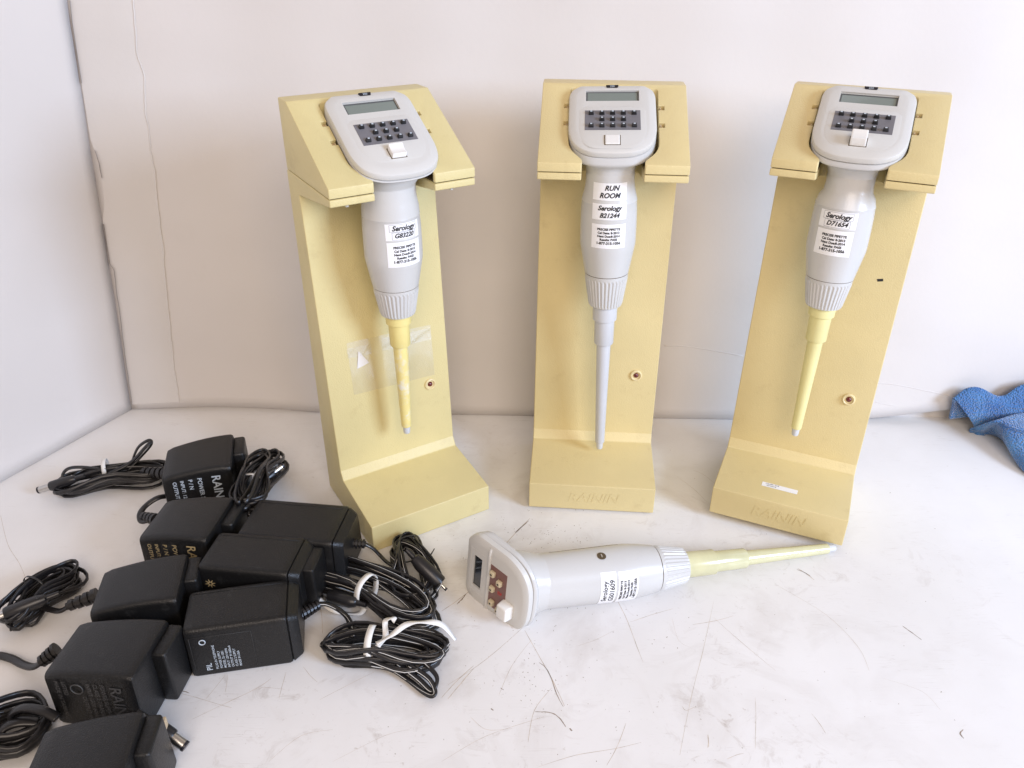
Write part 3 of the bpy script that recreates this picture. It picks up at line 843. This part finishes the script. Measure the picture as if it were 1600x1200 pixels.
def box_face(x0, x1, s0, s1, o0, o1, m):
    V = [fs(a, b, o) for o in (o0, o1) for a, b in ((x0, s0), (x1, s0), (x1, s1), (x0, s1))]
    return new_mesh('panel', V, [(3, 2, 1, 0), (4, 5, 6, 7), (0, 1, 5, 4), (1, 2, 6, 5), (2, 3, 7, 6), (3, 0, 4, 7)], m)
def box_ring(x0, x1, s0, s1, w_, o0, o1, m):
    return join_me('ring', [box_face(x0, x1, s0, s0+w_*.4, o0, o1, m), box_face(x0, x1, s1-w_*.4, s1, o0, o1, m), box_face(x0, x0+w_*.4, s0+w_*.4, s1-w_*.4, o0, o1, m), box_face(x1-w_*.4, x1, s0+w_*.4, s1-w_*.4, o0, o1, m)], m)
def plateau_me():
    o_ = rounded([(-2.2, 4.15), (-1.8, 4.55), (1.8, 4.55), (2.2, 4.15), (2.2, 1.75), (1.5, .75), (-1.5, .75), (-2.2, 1.75)][::-1], [.6, .6, .7, .7, .15, .15, .15, .15], 4)
    i_ = [(x*.93, 2.65+(q-2.65)*.93) for x, q in o_]
    return loft('raised_panel', [[fs(x, q, .59) for x, q in o_], [fs(x, q, .65) for x, q in i_]], M_face, False, True)
def ridge_me():
    P = [fs(x, 4.08, .60-(.12 if abs(x) > 2.4 else 0)) for x in [-2.6, -2.3, -1.5, -.5, .5, 1.5, 2.3, 2.6]]
    return tube_me('ridge', P, .13, M_face, 10)
def badge_me():
    pts = rounded([(-.42, .12), (-.34, -.12), (.34, -.12), (.42, .12)], .05, 2)
    return prism_me('badge', pts, 'z', -.04, .04, M_badge)

def pip_matrix(k, lean_x=0.0, lean_y=0.0, dz=0.0, dx=0.0):
    A = stand_matrix(k) @ T(dx, YA, dz)
    piv = Vector((0, 0, 25.0))*CM
    return A @ Matrix.Translation(piv) @ Matrix.Rotation(lean_x, 4, 'X') @ Matrix.Rotation(lean_y, 4, 'Y') @ Matrix.Translation(-piv)
pipette('grey pipette with mottled bright yellow shaft, in the stand with the tape patch', pip_matrix('L', 0, 0, .02), 'new', 'G83220', 6.5, (15.45, 13.77), (M_yel, M_yel, M_yelm, M_tip), .42, .02, False, 'L')
pipette('grey pipette with long blue grey shaft and RUN ROOM sticker, in the middle stand', pip_matrix('M', 0, -.027, 0, -.04), 'new', 'B21244', 3.2, (14.3, 12.4), (M_shaft, M_shaft, M_shaft, M_tip), .10, -.02, True, 'M')
pipette('grey pipette with clean pale yellow shaft, in the stand near the blue towel', pip_matrix('R', 0, 0, .02), 'new', 'D71654', 5.95, (15.45, 13.63), (M_pale, M_pale, M_pale, M_tip), .62, -.12, False, 'R')

# the pipette lying on the table
def lying_matrix():
    head = G(838, 909, 2.1); tip = G(1304, 856, .32)
    za = (head-tip).normalized()                       # local +z runs from tip to head
    ya = Vector((0, 1, 0)); ya = (ya-za*ya.dot(za)).normalized()
    xa = ya.cross(za)
    R_ = Matrix((xa, ya, za)).transposed().to_4x4() @ Matrix.Rotation(LROLL, 4, 'Z')
    org = tip-za*3.3
    R_.translation = org*CM
    return R_
LROLL = 0.0
pl = pipette('pipette lying on its side on the table in front of the stands', lying_matrix(), 'old', 'G501609', 3.3, (12.9, 10.5), (M_green, M_green, M_green, M_tip), .3, .08)

# ------------------------------------------------------------------ power adapters
def adapter_body(L_, W_, H_, kind):
    """x runs to the plug end; rounded, slightly crowned box, narrower at the cord end"""
    n = 10; rings = []
    for i in range(n+1):
        t = i/n; x = -L_/2+L_*t
        k = .90+.10*t if kind == 'round' else .97+.03*t
        h = H_*(.90+.12*math.sin(t*PI*.62)) if kind == 'round' else H_
        wy = W_*k
        rr = .38
        top = .93 if kind == 'round' else .9
        sec = rounded([(-wy/2, 0), (wy/2, 0), (wy/2*top, h), (-wy/2*top, h)], [.25, .25, rr, rr], 5)
        if i == 0:
            c = (0, h/2)
            rings.append([(x, y*.90, c[1]+(z-c[1])*.9) for y, z in sec]); rings.append([(x+.08, y*.97, c[1]+(z-c[1])*.97) for y, z in sec]); x += .28
        if i == n:
            c = (0, h/2)
            rings.append([(x-.22, y, z) for y, z in sec]); rings.append([(x-.06, y*.975, c[1]+(z-c[1])*.975) for y, z in sec]); rings.append([(x, y*.92, c[1]+(z-c[1])*.92) for y, z in sec]); continue
        rings.append([(x, y, z) for y, z in sec])
    return loft('housing', rings, M_black, True, True)

def bundle_pts(A, B, loops, width, tie=.5, zr=(.2, 1.6), seed=1, pinch=.28, per=26):
    """one long coil of cord folded into loops between A and B and pinched at the tie"""
    rnd = random.Random(seed)
    A = Vector(A); B = Vector(B); ax = B-A; ln = ax.length; ax.normalize(); sd = Vector((-ax.y, ax.x, 0))
    pts = []
    for i in range(loops):
        wa = width*rnd.uniform(.35, 1.0)*.5; wb = width*rnd.uniform(.35, 1.0)*.5
        ea = rnd.uniform(-.10, .07)*ln; eb = rnd.uniform(-.10, .07)*ln
        zz = zr[0]+(zr[1]-zr[0])*((i+.5)/loops); za = rnd.uniform(-.25, .3); oy = rnd.uniform(-.5, .5)*width*.35
        sk = rnd.uniform(-.25, .25)
        for j in range(per):
            th = 2*PI*j/per
            s = .5-.5*math.cos(th)
            pos = -ea*(1-s)+(ln+eb)*s if False else (ea*(1-s))+(ln+eb)*s
            wd = wa if s < tie else wb
            env = pinch+(1-pinch)*min(1, abs(s-tie)/max(tie, 1-tie)*1.5)
            lat = math.sin(th)*wd*env*1.15+oy*min(1, abs(s-tie)*2.2)
            lat += sk*(s-.5)*width*.4
            zc = zz*(.55+.45*math.exp(-((s-tie)/.25)**2)) if True else zz
            zc = max(.15, zc+za*math.sin(th*1.0+i)*.5)
            pts.append(A+ax*pos+sd*lat+Vector((0, 0, zc)))
    return pts

def make_cord(parent, pts, r, stripe=False, flat=True, name='cord'):
    P = [Vector(p) for p in pts]
    for k in range(2):
        P = [P[0]]+[(P[i-1]+P[i]*2+P[i+1])/4 for i in range(1, len(P)-1)]+[P[-1]]
    o = link(name, tube_me(name, P, r, M_cord, 8, flat=(r*1.45, r*.8) if flat else None), parent)
    if stripe:
        V = []; N_ = len(P)
        Q = []
        for i in range(N_):
            t = (P[min(N_-1, i+1)]-P[max(0, i-1)]).normalized(); s = t.cross(Vector((0, 0, 1)))
            if s.length > .01: s.normalize()
            ph = math.sin(i*.07+1.0)
            Q.append(P[i]+s*r*1.0*ph+Vector((0, 0, r*.70*math.sqrt(max(0, 1-.45*ph*ph)))))
        so = link('cord_stripe', tube_me('cord_stripe', Q, r*.18, M_stripe, 5), o)
    return o

def tie(parent, c, ax, rad, h, m, width=.32, tails=()):
    """loop of flat tie round a bundle at c (bottom centre), with tails"""
    c = Vector(c); ax = Vector(ax).normalized(); sd = Vector((-ax.y, ax.x, 0)).normalized()
    V = []; F = []; n = 26
    for i in range(n):
        a = 2*PI*i/n
        p = c+sd*(rad*math.copysign(abs(math.cos(a))**.8, math.cos(a)))+Vector((0, 0, h*.5+.02+h*.5*math.sin(a)))
        nr = (sd*math.cos(a)+Vector((0, 0, math.sin(a))))*.03
        V += [p-ax*width/2, p+ax*width/2, p+ax*width/2-nr, p-ax*width/2-nr]
    for i in range(n):
        j = (i+1) % n
        for a, b in ((0, 1), (1, 2), (2, 3), (3, 0)): F.append((4*i+a, 4*i+b, 4*j+b, 4*j+a))
    mes = [new_mesh('tie', V, F, m, True)]
    for tl in tails: mes.append(ribbon(spline(tl, 8), width*.85, m))
    return link('cable_tie', join_me('cable_tie', mes, m), parent)
def ribbon(P, wd, m):
    V = []; F = []
    for i, p in enumerate(P):
        t = (P[min(len(P)-1, i+1)]-P[max(0, i-1)]).normalized(); s = t.cross(Vector((0, 0, 1)))
        s = (s.normalized() if s.length > .05 else Vector((0, 1, 0)))
        s = (s+Vector((0, 0, .5*math.sin(i*.35)))).normalized()
        n_ = s.cross(t).normalized()*.02
        V += [p-s*wd/2-n_, p+s*wd/2-n_, p+s*wd/2+n_, p-s*wd/2+n_]
    for i in range(len(P)-1):
        for a, b in ((0, 1), (1, 2), (2, 3), (3, 0)): F.append((4*i+a, 4*i+b, 4*i+4+b, 4*i+4+a))
    F += [(3, 2, 1, 0), tuple(range(4*len(P)-4, 4*len(P)))]
    me = new_mesh('ribbon', V, F, m, True); return me

def plug(parent, pos, d, r=.42, length=2.2, metal=.9, pin=.27):
    """barrel plug: rubber grip, collar and metal barrel, pointing along d"""
    q = Vector(d).normalized().to_track_quat('Z', 'Y').to_matrix().to_4x4()
    M = Matrix.Translation(Vector(pos)*CM) @ q
    prof = [(.16, -length-.8), (.2, -length-.1), (r*.7, -length), (r*.95, -length*.8), (r, -length*.45), (r, -.12), (r*.9, 0), (r*.5, .01)]
    o = link('plug', lathe_me('plug', prof[::-1], M_cord, 20), parent, M)
    link('barrel', lathe_me('barrel', [(pin*.7, metal), (pin, metal-.02), (pin, -.1)], M_metal, 18), o)
    link('barrel_tip', lathe_me('barrel_tip', [(pin*.95, metal+.14), (pin*1.02, metal+.12), (pin*1.02, metal-.01)], M_badge, 18), o)
    return o

def relief(parent, a, b, r0=.46, r1=.24, n=6):
    """ridged strain relief from a to b"""
    a = Vector(a); b = Vector(b); ln = (b-a).length
    prof = []
    for i in range(n):
        t0 = i/n; t1 = (i+.6)/n; r = r0+(r1-r0)*t0
        prof += [(r, t0*ln), (r, t1*ln), (r*.66, t1*ln+.01), (r*.66, (i+1)/n*ln-.01)]
    prof.append((r1*.6, ln))
    q = (b-a).normalized().to_track_quat('Z', 'Y').to_matrix().to_4x4()
    return link('strain_relief', lathe_me('strain_relief', prof[::-1], M_cord, 18, smooth=False), parent, Matrix.Translation(a*CM) @ q)

AG = 'black power adapters heaped on the table'
def adapter(label, top_c, H_, yaw, L_, W_, kind, txt=None, relief_side='left'):
    c = G(*top_c, H_); base = Vector((c.x, c.y, .03))
    M = Matrix.Translation(base*CM) @ Matrix.Rotation(math.radians(yaw), 4, 'Z')
    t = thing('power_adapter', label, 'power adapter', M, AG)
    link('housing', adapter_body(L_, W_, H_, kind), t)
    if kind == 'round':
        pl_ = link('plug_plate', bevel(box_me('plug_plate', .90, W_*.50, H_*.90, M_black, c=(L_/2+.36, W_*.21, H_*.47)), .2, 3), t)
        for s in (-.55, .55):
            link('prong', box_me('prong', .16, .55, .62, M_brass, .04, c=(L_/2+.35+s*.5, W_*.49, H_*.66)), pl_)
    else:
        cs_ = rounded([(-W_/2, 0), (W_/2, 0), (W_/2*.9, H_), (-W_/2*.9, H_)], [.25, .25, .38, .38], 5)
        rr_ = [[(L_/2+dx, y*k_, H_/2+(z-H_/2)*k_) for y, z in cs_] for dx, k_ in ((-.04, .93), (0, .93), (.05, .97), (.55, .84), (.62, .80))]
        pl_ = link('end_cap', loft('end_cap', rr_, M_black, True, True), t)
        link('inset_line', tube_me('inset_line', [(-L_/2+.3, W_*.33, H_+.0), (L_/2-.35, W_*.33, H_+.0)], .022, M_black, 5), t)
    return t, M
def loc(M, p): return (M.inverted() @ (Vector(p)*CM))/CM        # world cm -> adapter cm
def front_text(t, L_, W_, H_, lines, m, k=.935, rot=-1, bold=.012, shear=0.0, name='print', y_off=.022, kk=None):
    """text on the near long side; rot -1 reads downwards, +1 upwards; (x, y) are positions along the side"""
    tp = .93
    def fn(px, py):
        # side plane: y = -W/2*k at z=0 to -W/2*k*tp at z=H
        kx = .95+.05*(px/L_+.5)
        y = -(W_/2)*kx*(1-(1-tp)*py/H_)-y_off
        return (px, y, py)
    V = []; F = []
    for s, size, x, z in lines:
        v, f = text_raw(s, size, shear, bold*size, 'LEFT')
        o = len(V)
        for a, b, c in v:
            if rot == -1: V.append(fn(x+b, z-a))
            else: V.append(fn(x-b, z+a))
        F += [tuple(i+o for i in q) for q in f]
    return link(name, new_mesh(name, V, F, m), t)

# --- A1 rear, lettering in pale blue-white
a1, m1 = adapter('black power adapter with pale lettering, rearmost of the heap beside the coiled lead', (309, 710), 4.3, 14.5, 5.0, 5.1, 'round')
LT = [('RAININ', .88, 1.3, 3.78), ('POWER SUPPLY', .44, .15, 3.72), ('P / N', .42, -.5, 3.68), ('INPUT: 120VAC', .36, -1.08, 3.66), ('OUTPUT: 9VDC', .38, -1.6, 3.62)]
front_text(a1, 5.0, 5.1, 4.3, LT, M_inkw, bold=.014)
# --- A2
a2, m2 = adapter('black power adapter with gold lettering, second in the heap from the wall', (290, 806), 4.3, -6.0, 4.9, 5.0, 'round')
front_text(a2, 4.9, 5.0, 4.3, LT, M_inkg, bold=.01)
# --- A3
a3, m3 = adapter('black power adapter with worn print, beside the black tied lead', (217, 908), 4.2, 10.5, 5.1, 4.6, 'round')
# --- A4
a4, m4 = adapter('black power adapter with faint grey print on its side, bluish lit end towards the table', (164, 1008), 4.2, -4.7, 5.3, 4.7, 'round')
LT4 = [('RAININ', .95, 1.5, 3.5), ('POWER SUPPLY MODEL', .34, .8, 3.6), ('CLASS 2 TRANSFORMER', .34, .4, 3.6), ('INPUT 120V 60Hz', .34, 0, 3.6), ('OUTPUT 9V 500mA', .34, -.4, 2.6), ('LISTED', .34, -1.4, 3.6), ('MADE IN TAIWAN', .34, -1.8, 3.6)]
front_text(a4, 5.3, 4.7, 4.2, LT4, M_inkd, bold=.012)
def ring_print(t, x, z, L_, W_, H_, m, r=.34):
    kx = .95+.05*(x/L_+.5); P = []
    for i in range(24):
        a = 2*PI*i/24; zz = z+r*math.sin(a)
        P.append((x+r*math.cos(a), -(W_/2)*kx*(1-.07*zz/H_)-.02, zz))
    return tube_me('mark', P, .035, m, 5, closed=True)
link('print', ring_print(a4, -.7, 3.1, 5.3, 4.7, 4.2, M_inkd), a4)
# --- A5 nearest, cut by the frame
a5, m5 = adapter('black power adapter nearest the camera with barrel plug behind its end', (124, 1178), 4.3, 6.5, 4.9, 4.9, 'round')
# --- A6
a6, m6 = adapter('smooth black power adapter lying closest to the tape patched stand', (460, 812), 3.9, -7.5, 6.6, 4.6, 'flat')
# --- A7
a7, m7 = adapter('smooth black power adapter with gold star mark, in the centre of the heap', (394, 862), 4.1, -6.4, 5.9, 4.0, 'flat')
link('plug_plate', bevel(box_me('plug_plate', .9, 2.3, 3.3, M_black, c=(5.9/2+.85, .3, 2.0)), .18, 3), a7)
# star mark on A7
V = []; F = []
for i in range(8):
    a = i*PI/4+.2; dx, dz = math.cos(a), math.sin(a); o = len(V); y = -1.96
    for q, s in ((.08, .05), (.08, -.05), (.34, -.02), (.34, .02)):
        V.append((-2.1+dx*q-dz*s, y-.05-.0*q, 3.0+dz*q+dx*s))
    F.append((o, o+1, o+2, o+3))
link('star_print', new_mesh('star_print', V, F, M_inkg), a7)
# --- A8
a8, m8 = adapter('smooth black power adapter with white PIL print, frontmost beside the white tied lead', (370, 944), 3.65, 11.5, 5.9, 3.9, 'flat')
LT8 = [('PIL', .46, -1.85, .45), ('PLUG-IN TELEPHONE', .20, -1.42, .5), ('POWER SUPPLY', .20, -1.18, .5), ('MODEL 25-1001', .20, -.96, .5), ('INPUT 120V 60Hz', .20, -.74, .5), ('OUTPUT 9V 600mA', .20, -.52, .5), ('CLASS 2 SUPPLY', .20, -.30, .5), ('MADE IN USA', .20, -.08, .5)]
front_text(a8, 5.9, 3.9, 3.65, LT8, M_inkw, rot=1, bold=.010, y_off=.03)
link('print', ring_print(a8, -1.95, 2.7, 5.9, 3.9, 3.65, M_inkw, .17), a8)
V = []
for (x0, z0, x1, z1) in ((-2.65, .35, -2.65, 3.1), (-2.65, 3.1, .85, 3.1), (.85, 3.1, .85, .35)):
    V.append(tube_me('l', [(x0, -(3.9/2)*(.95+.05*(x0/5.9+.5))*(1-.07*z0/3.65)-.03, z0), (x1, -(3.9/2)*(.95+.05*(x1/5.9+.5))*(1-.07*z1/3.65)-.03, z1)], .010, M_inkd, 4))
link('print_rule', join_me('print_rule', V, M_inkd), a8)

# --- leads. Every lead is a part of its adapter; points are given in world cm and carried into its frame
def L_(M, pts): return [loc(M, p) for p in pts]
def dirl(M, d): return M.to_3x3().inverted() @ Vector(d)
# A1: bundle to the left with white tie and barrel plug
A = G(100, 770, .1); B = G(262, 742, .1)
b1 = bundle_pts(A, B, 11, 3.9, .47, (.25, 1.5), 3)
end = [G(262, 738, 1.3), G(250, 742, 1.1)]
make_cord(a1, L_(m1, b1), .12)
make_cord(a1, L_(m1, spline([G(236, 690, 3.2), G(226, 700, 2.9), G(205, 722, 1.6), G(170, 740, 1.2)], 8)), .12)
make_cord(a1, L_(m1, spline([G(205, 726, 1.2), G(215, 700, 2.6), G(232, 688, 3.2), G(237, 694, 2.8), G(222, 712, 1.8), G(200, 735, 1.0)], 8)), .12)
make_cord(a1, L_(m1, spline([G(176, 736, 1.0), G(130, 730, 1.4), G(105, 733, 1.6), G(97, 748, 1.0), G(108, 768, .6)], 8)), .12)
relief(a1, loc(m1, G(262, 740, 1.4)), loc(m1, G(222, 737, 1.0)), .5, .34, 5)
tie(a1, loc(m1, G(170, 748, 0)), dirl(m1, B-A), .85, 1.75, M_tie)
plug(a1, loc(m1, G(79, 760, .9)), dirl(m1, G(68, 762, .75)-G(100, 752, 1.2)), .40, 2.0)
# A2: small loop at the left, coil over its far end with white tie
make_cord(a2, L_(m2, spline([G(236, 812, 1.5), G(222, 815, 1.2), G(219, 803, 1.4), G(228, 790, 1.5), G(246, 778, 1.8), G(262, 775, 1.5)], 8)), .16)
relief(a2, loc(m2, G(244, 812, 1.6)), loc(m2, G(222, 806, 1.3)), .45, .3, 4)
A = G(386, 812, 2.4); B = G(424, 728, .8)
b2 = bundle_pts(A, B, 14, 3.7, .42, (.5, 2.8), 5, pinch=.5)
b2 = [Vector((p.x, p.y, p.z+max(0, (49.0-p.y))*.04)) for p in b2]
make_cord(a2, L_(m2, b2), .13)
tie(a2, loc(m2, G(399, 792, .4)), dirl(m2, B-A), 1.15, 3.1, M_tie, .3)
plug(a2, loc(m2, G(428, 738, 2.4)), dirl(m2, Vector((.62, .62, .25))), .5, 2.2, .75)
# A3: bundle on the left with black tie
A = G(20, 985, .1); B = G(118, 900, .1)
b3 = bundle_pts(A, B, 12, 3.8, .42, (.25, 2.0), 11, pinch=.42)
make_cord(a3, L_(m3, b3), .12)
relief(a3, loc(m3, G(152, 930, 1.5)), loc(m3, G(104, 948, 1.1)), .5, .32, 4)
make_cord(a3, L_(m3, spline([G(106, 948, 1.1), G(92, 955, .9), G(70, 950, .8), G(50, 945, .9)], 8)), .14)
tie(a3, loc(m3, G(64, 938, 0)), dirl(m3, B-A), .98, 2.05, M_tieb, .14, [L_(m3, [G(60, 935, 2.0), G(40, 937, 1.6), G(12, 939, 1.0)])])
plug(a3, loc(m3, G(8, 960, 1.3)), dirl(m3, Vector((-1, -.5, -.15))), .45, 2.4)
# A4: lead out of the frame
relief(a4, loc(m4, G(90, 1015, 1.8)), loc(m4, G(62, 1036, 1.3)), .5, .34, 4)
make_cord(a4, L_(m4, spline([G(66, 1034, 1.3), G(52, 1042, .9), G(35, 1038, .5), G(15, 1028, .3), G(-15, 1024, .2), G(-60, 1040, .2), G(-70, 1070, .2)], 8)), .17)
# A5: loops at the lower left, plug behind the end
b5 = bundle_pts(G(-45, 1175, .1), G(78, 1140, .1), 7, 4.2, .2, (.25, 1.9), 21, pinch=.6)
make_cord(a5, L_(m5, b5), .17)
make_cord(a5, L_(m5, spline([G(90, 1122, 1.6), G(66, 1110, 1.9), G(38, 1106, 1.9), G(20, 1113, 1.6), G(18, 1124, 1.2), G(40, 1128, .9), G(75, 1136, .9)], 8)), .2)
make_cord(a5, L_(m5, spline([G(60, 1128, 1.0), G(30, 1128, 1.3), G(5, 1138, 1.2), G(2, 1155, .8), G(20, 1162, .5), G(50, 1150, .5), G(70, 1145, .5)], 8)), .24)
plug(a5, loc(m5, G(270, 1152, .9)), dirl(m5, G(287, 1166, .5)-G(262, 1148, 1.0)), .42, 1.6, .75, .30)
# A6: lead to the bundle by the stand, black twist tie
relief(a6, loc(m6, G(540, 848, 2.0)), loc(m6, G(572, 850, 1.9)), .42, .30, 6)
make_cord(a6, L_(m6, spline([G(570, 850, 1.9), G(582, 856, 1.5), G(594, 868, .9), G(604, 878, .8), G(615, 885, .8)], 8)), .13, True)
A = G(662, 940, .1); B = G(629, 856, .1)
b6 = bundle_pts(A, B, 12, 3.3, .60, (.25, 2.3), 8, pinch=.55)
b6 = [Vector((p.x, p.y, p.z*.85+max(0, p.y-44.0)*.12)) for p in b6]
make_cord(a6, L_(m6, b6), .12, True)
tie(a6, loc(m6, G(640, 878, .1)), dirl(m6, B-A), .95, 2.35, M_tieb, .10, [L_(m6, [G(648, 876, 2.0), G(663, 877, 1.5), G(672, 868, 1.2), G(679, 857, 1.6)]), L_(m6, [G(655, 878, 1.8), G(668, 881, 1.3), G(680, 880, 1.0)])])
plug(a6, loc(m6, G(688, 912, .95)), dirl(m6, G(700, 924, .5)-G(664, 888, 1.7)), .52, 2.4, .45, .11)
# A7: bundle with white ribbon tie
A = G(500, 898, .1); B = G(678, 975, .1)
b7 = bundle_pts(A, B, 13, 4.1, .45, (.35, 2.0), 14, pinch=.45)
make_cord(a7, L_(m7, b7), .13, True)
tie(a7, loc(m7, G(575, 942, 0)), dirl(m7, B-A), 1.05, 2.2, M_tie, .42, [L_(m7, [G(570, 950, .5), G(562, 958, .3), G(540, 958, .25), G(515, 950, .6), G(490, 928, 1.0), G(462, 920, 1.4), G(456, 921, 1.4)])])
plug(a7, loc(m7, G(515, 931, .9)), dirl(m7, G(497, 922, .8)-G(545, 934, 1.0)), .46, 2.0, .5, .10)
# A8: strain relief, lead and the front bundle with white tie
relief(a8, loc(m8, G(466, 962, 1.3)), loc(m8, G(499, 944, 1.3)), .46, .32, 6)
make_cord(a8, L_(m8, spline([G(498, 944, 1.3), G(512, 944, 1.2), G(530, 953, 1.0), G(543, 965, .9), G(549, 980, 1.2), G(551, 995, 1.4)], 8)), .14, True)
A = G(518, 1022, .1); B = G(690, 1034, .1)
b8 = bundle_pts(A, B, 14, 3.8, .40, (.25, 1.9), 29, pinch=.55)
make_cord(a8, L_(m8, b8), .13, True)
make_cord(a8, L_(m8, spline([G(580, 1040, .8), G(612, 1046, .4), G(640, 1064, .2), G(660, 1080, .2), G(675, 1088, .3), G(680, 1080, .4), G(670, 1060, .5), G(640, 1040, .8)], 8)), .13, True)
make_cord(a8, L_(m8, spline([G(620, 1036, .8), G(655, 1062, .4), G(674, 1080, .3), G(681, 1072, .5), G(682, 1056, .7), G(664, 1036, 1.0)], 8)), .13, True)
tie(a8, loc(m8, G(583, 1026, 0)), dirl(m8, B-A), 1.12, 2.15, M_tie, .42,
    [L_(m8, [G(590, 1010, 2.0), G(602, 995, 1.9), G(602, 972, 2.3), G(612, 966, 2.5), G(618, 970, 2.4)]),
     L_(m8, [G(588, 1006, 2.1), G(612, 992, 2.3), G(635, 976, 2.6), G(660, 972, 2.6), G(690, 976, 2.3), G(712, 1000, 1.2)])])

# ------------------------------------------------------------------ blue towel
rowsT = [  # from the back edge to the front edge; (u, v, z) picks
    [(1486, 640, .3), (1520, 636, .2), (1560, 634, .2), (1600, 625, .2), (1680, 610, .2), (1780, 610, .2)],
    [(1487, 632, 1.3), (1506, 614, 2.6), (1562, 623, 2.0), (1605, 608, 2.6), (1680, 600, 2.8), (1780, 600, 2.6)],
    [(1490, 622, 2.4), (1526, 605, 3.4), (1566, 620, 2.8), (1602, 601, 3.5), (1680, 592, 3.4), (1780, 595, 3.2)],
    [(1494, 628, 2.2), (1527, 612, 3.0), (1568, 628, 2.4), (1606, 612, 3.0), (1680, 606, 2.9), (1780, 606, 2.8)],
    [(1500, 640, .9), (1530, 640, .7), (1570, 636, .8), (1610, 626, 1.0), (1680, 630, 1.2), (1780, 630, 1.2)],
    [(1504, 648, .5), (1530, 657, .5), (1565, 645, 1.2), (1605, 632, 1.6), (1680, 648, 1.8), (1780, 648, 1.8)],
    [(1506, 654, .55), (1534, 663, 1.2), (1556, 656, 2.2), (1606, 645, 2.3), (1680, 665, 2.2), (1780, 665, 2.2)],
    [(1502, 656, .4), (1533, 672, .7), (1556, 662, 2.0), (1590, 668, 2.3), (1680, 690, 2.0), (1780, 690, 2.0)],
    [(1500, 657, .15), (1537, 677, .12), (1558, 668, 1.5), (1584, 704, 1.2), (1660, 730, 1.4), (1780, 730, 1.2)],
    [(1499, 657, .08), (1538, 678, .08), (1563, 684, .5), (1600, 736, .3), (1680, 770, .2), (1780, 770, .2)],
    [(1498, 656, .05), (1538, 677, .05), (1568, 690, .08), (1602, 738, .08), (1680, 772, .08), (1780, 772, .08)]]
def tpt(i, q):
    if i == 0: p = on_back(min(q[0], 2200), q[1], .35); p.z = max(.1, p.z-.8); return p
    if i <= 2: return on_back(q[0], q[1], (.75, 1.2)[i-1])
    p = G(*q); lim = back_y(p.x, p.z)-1.5+.12*i*0
    if p.y > lim: p.y = lim
    return p
rt = [spline([tpt(i, q) for q in r], 8) for i, r in enumerate(rowsT)]
cols = list(zip(*rt)); fine = [spline(c, 6) for c in cols]
nx = len(fine); ny = len(fine[0])
tw = new_mesh('towel', [fine[i][j] for j in range(ny) for i in range(nx)], [(j*nx+i, j*nx+i+1, (j+1)*nx+i+1, (j+1)*nx+i) for j in range(ny-1) for i in range(nx-1)], M_towel, True)
tw = bake(tw, [('SOLIDIFY', dict(thickness=.28*CM, offset=1)), ('BEVEL', dict(width=.08*CM, segments=2, limit_method='ANGLE', angle_limit=1.0))])
for p in tw.polygons: p.use_smooth = True
towel = link('towel', tw); towel['label'] = 'rumpled blue terry towel at the edge of the table by the wall'; towel['category'] = 'towel'
P = [(p+Vector((0, 0, .30))) for p in fine_row] if False else [fine[i][int(6*7.2)]+Vector((0, -.12, .22)) for i in range(nx)]
link('hem_stitch', tube_me('hem_stitch', P, .05, M_towel, 6), towel)
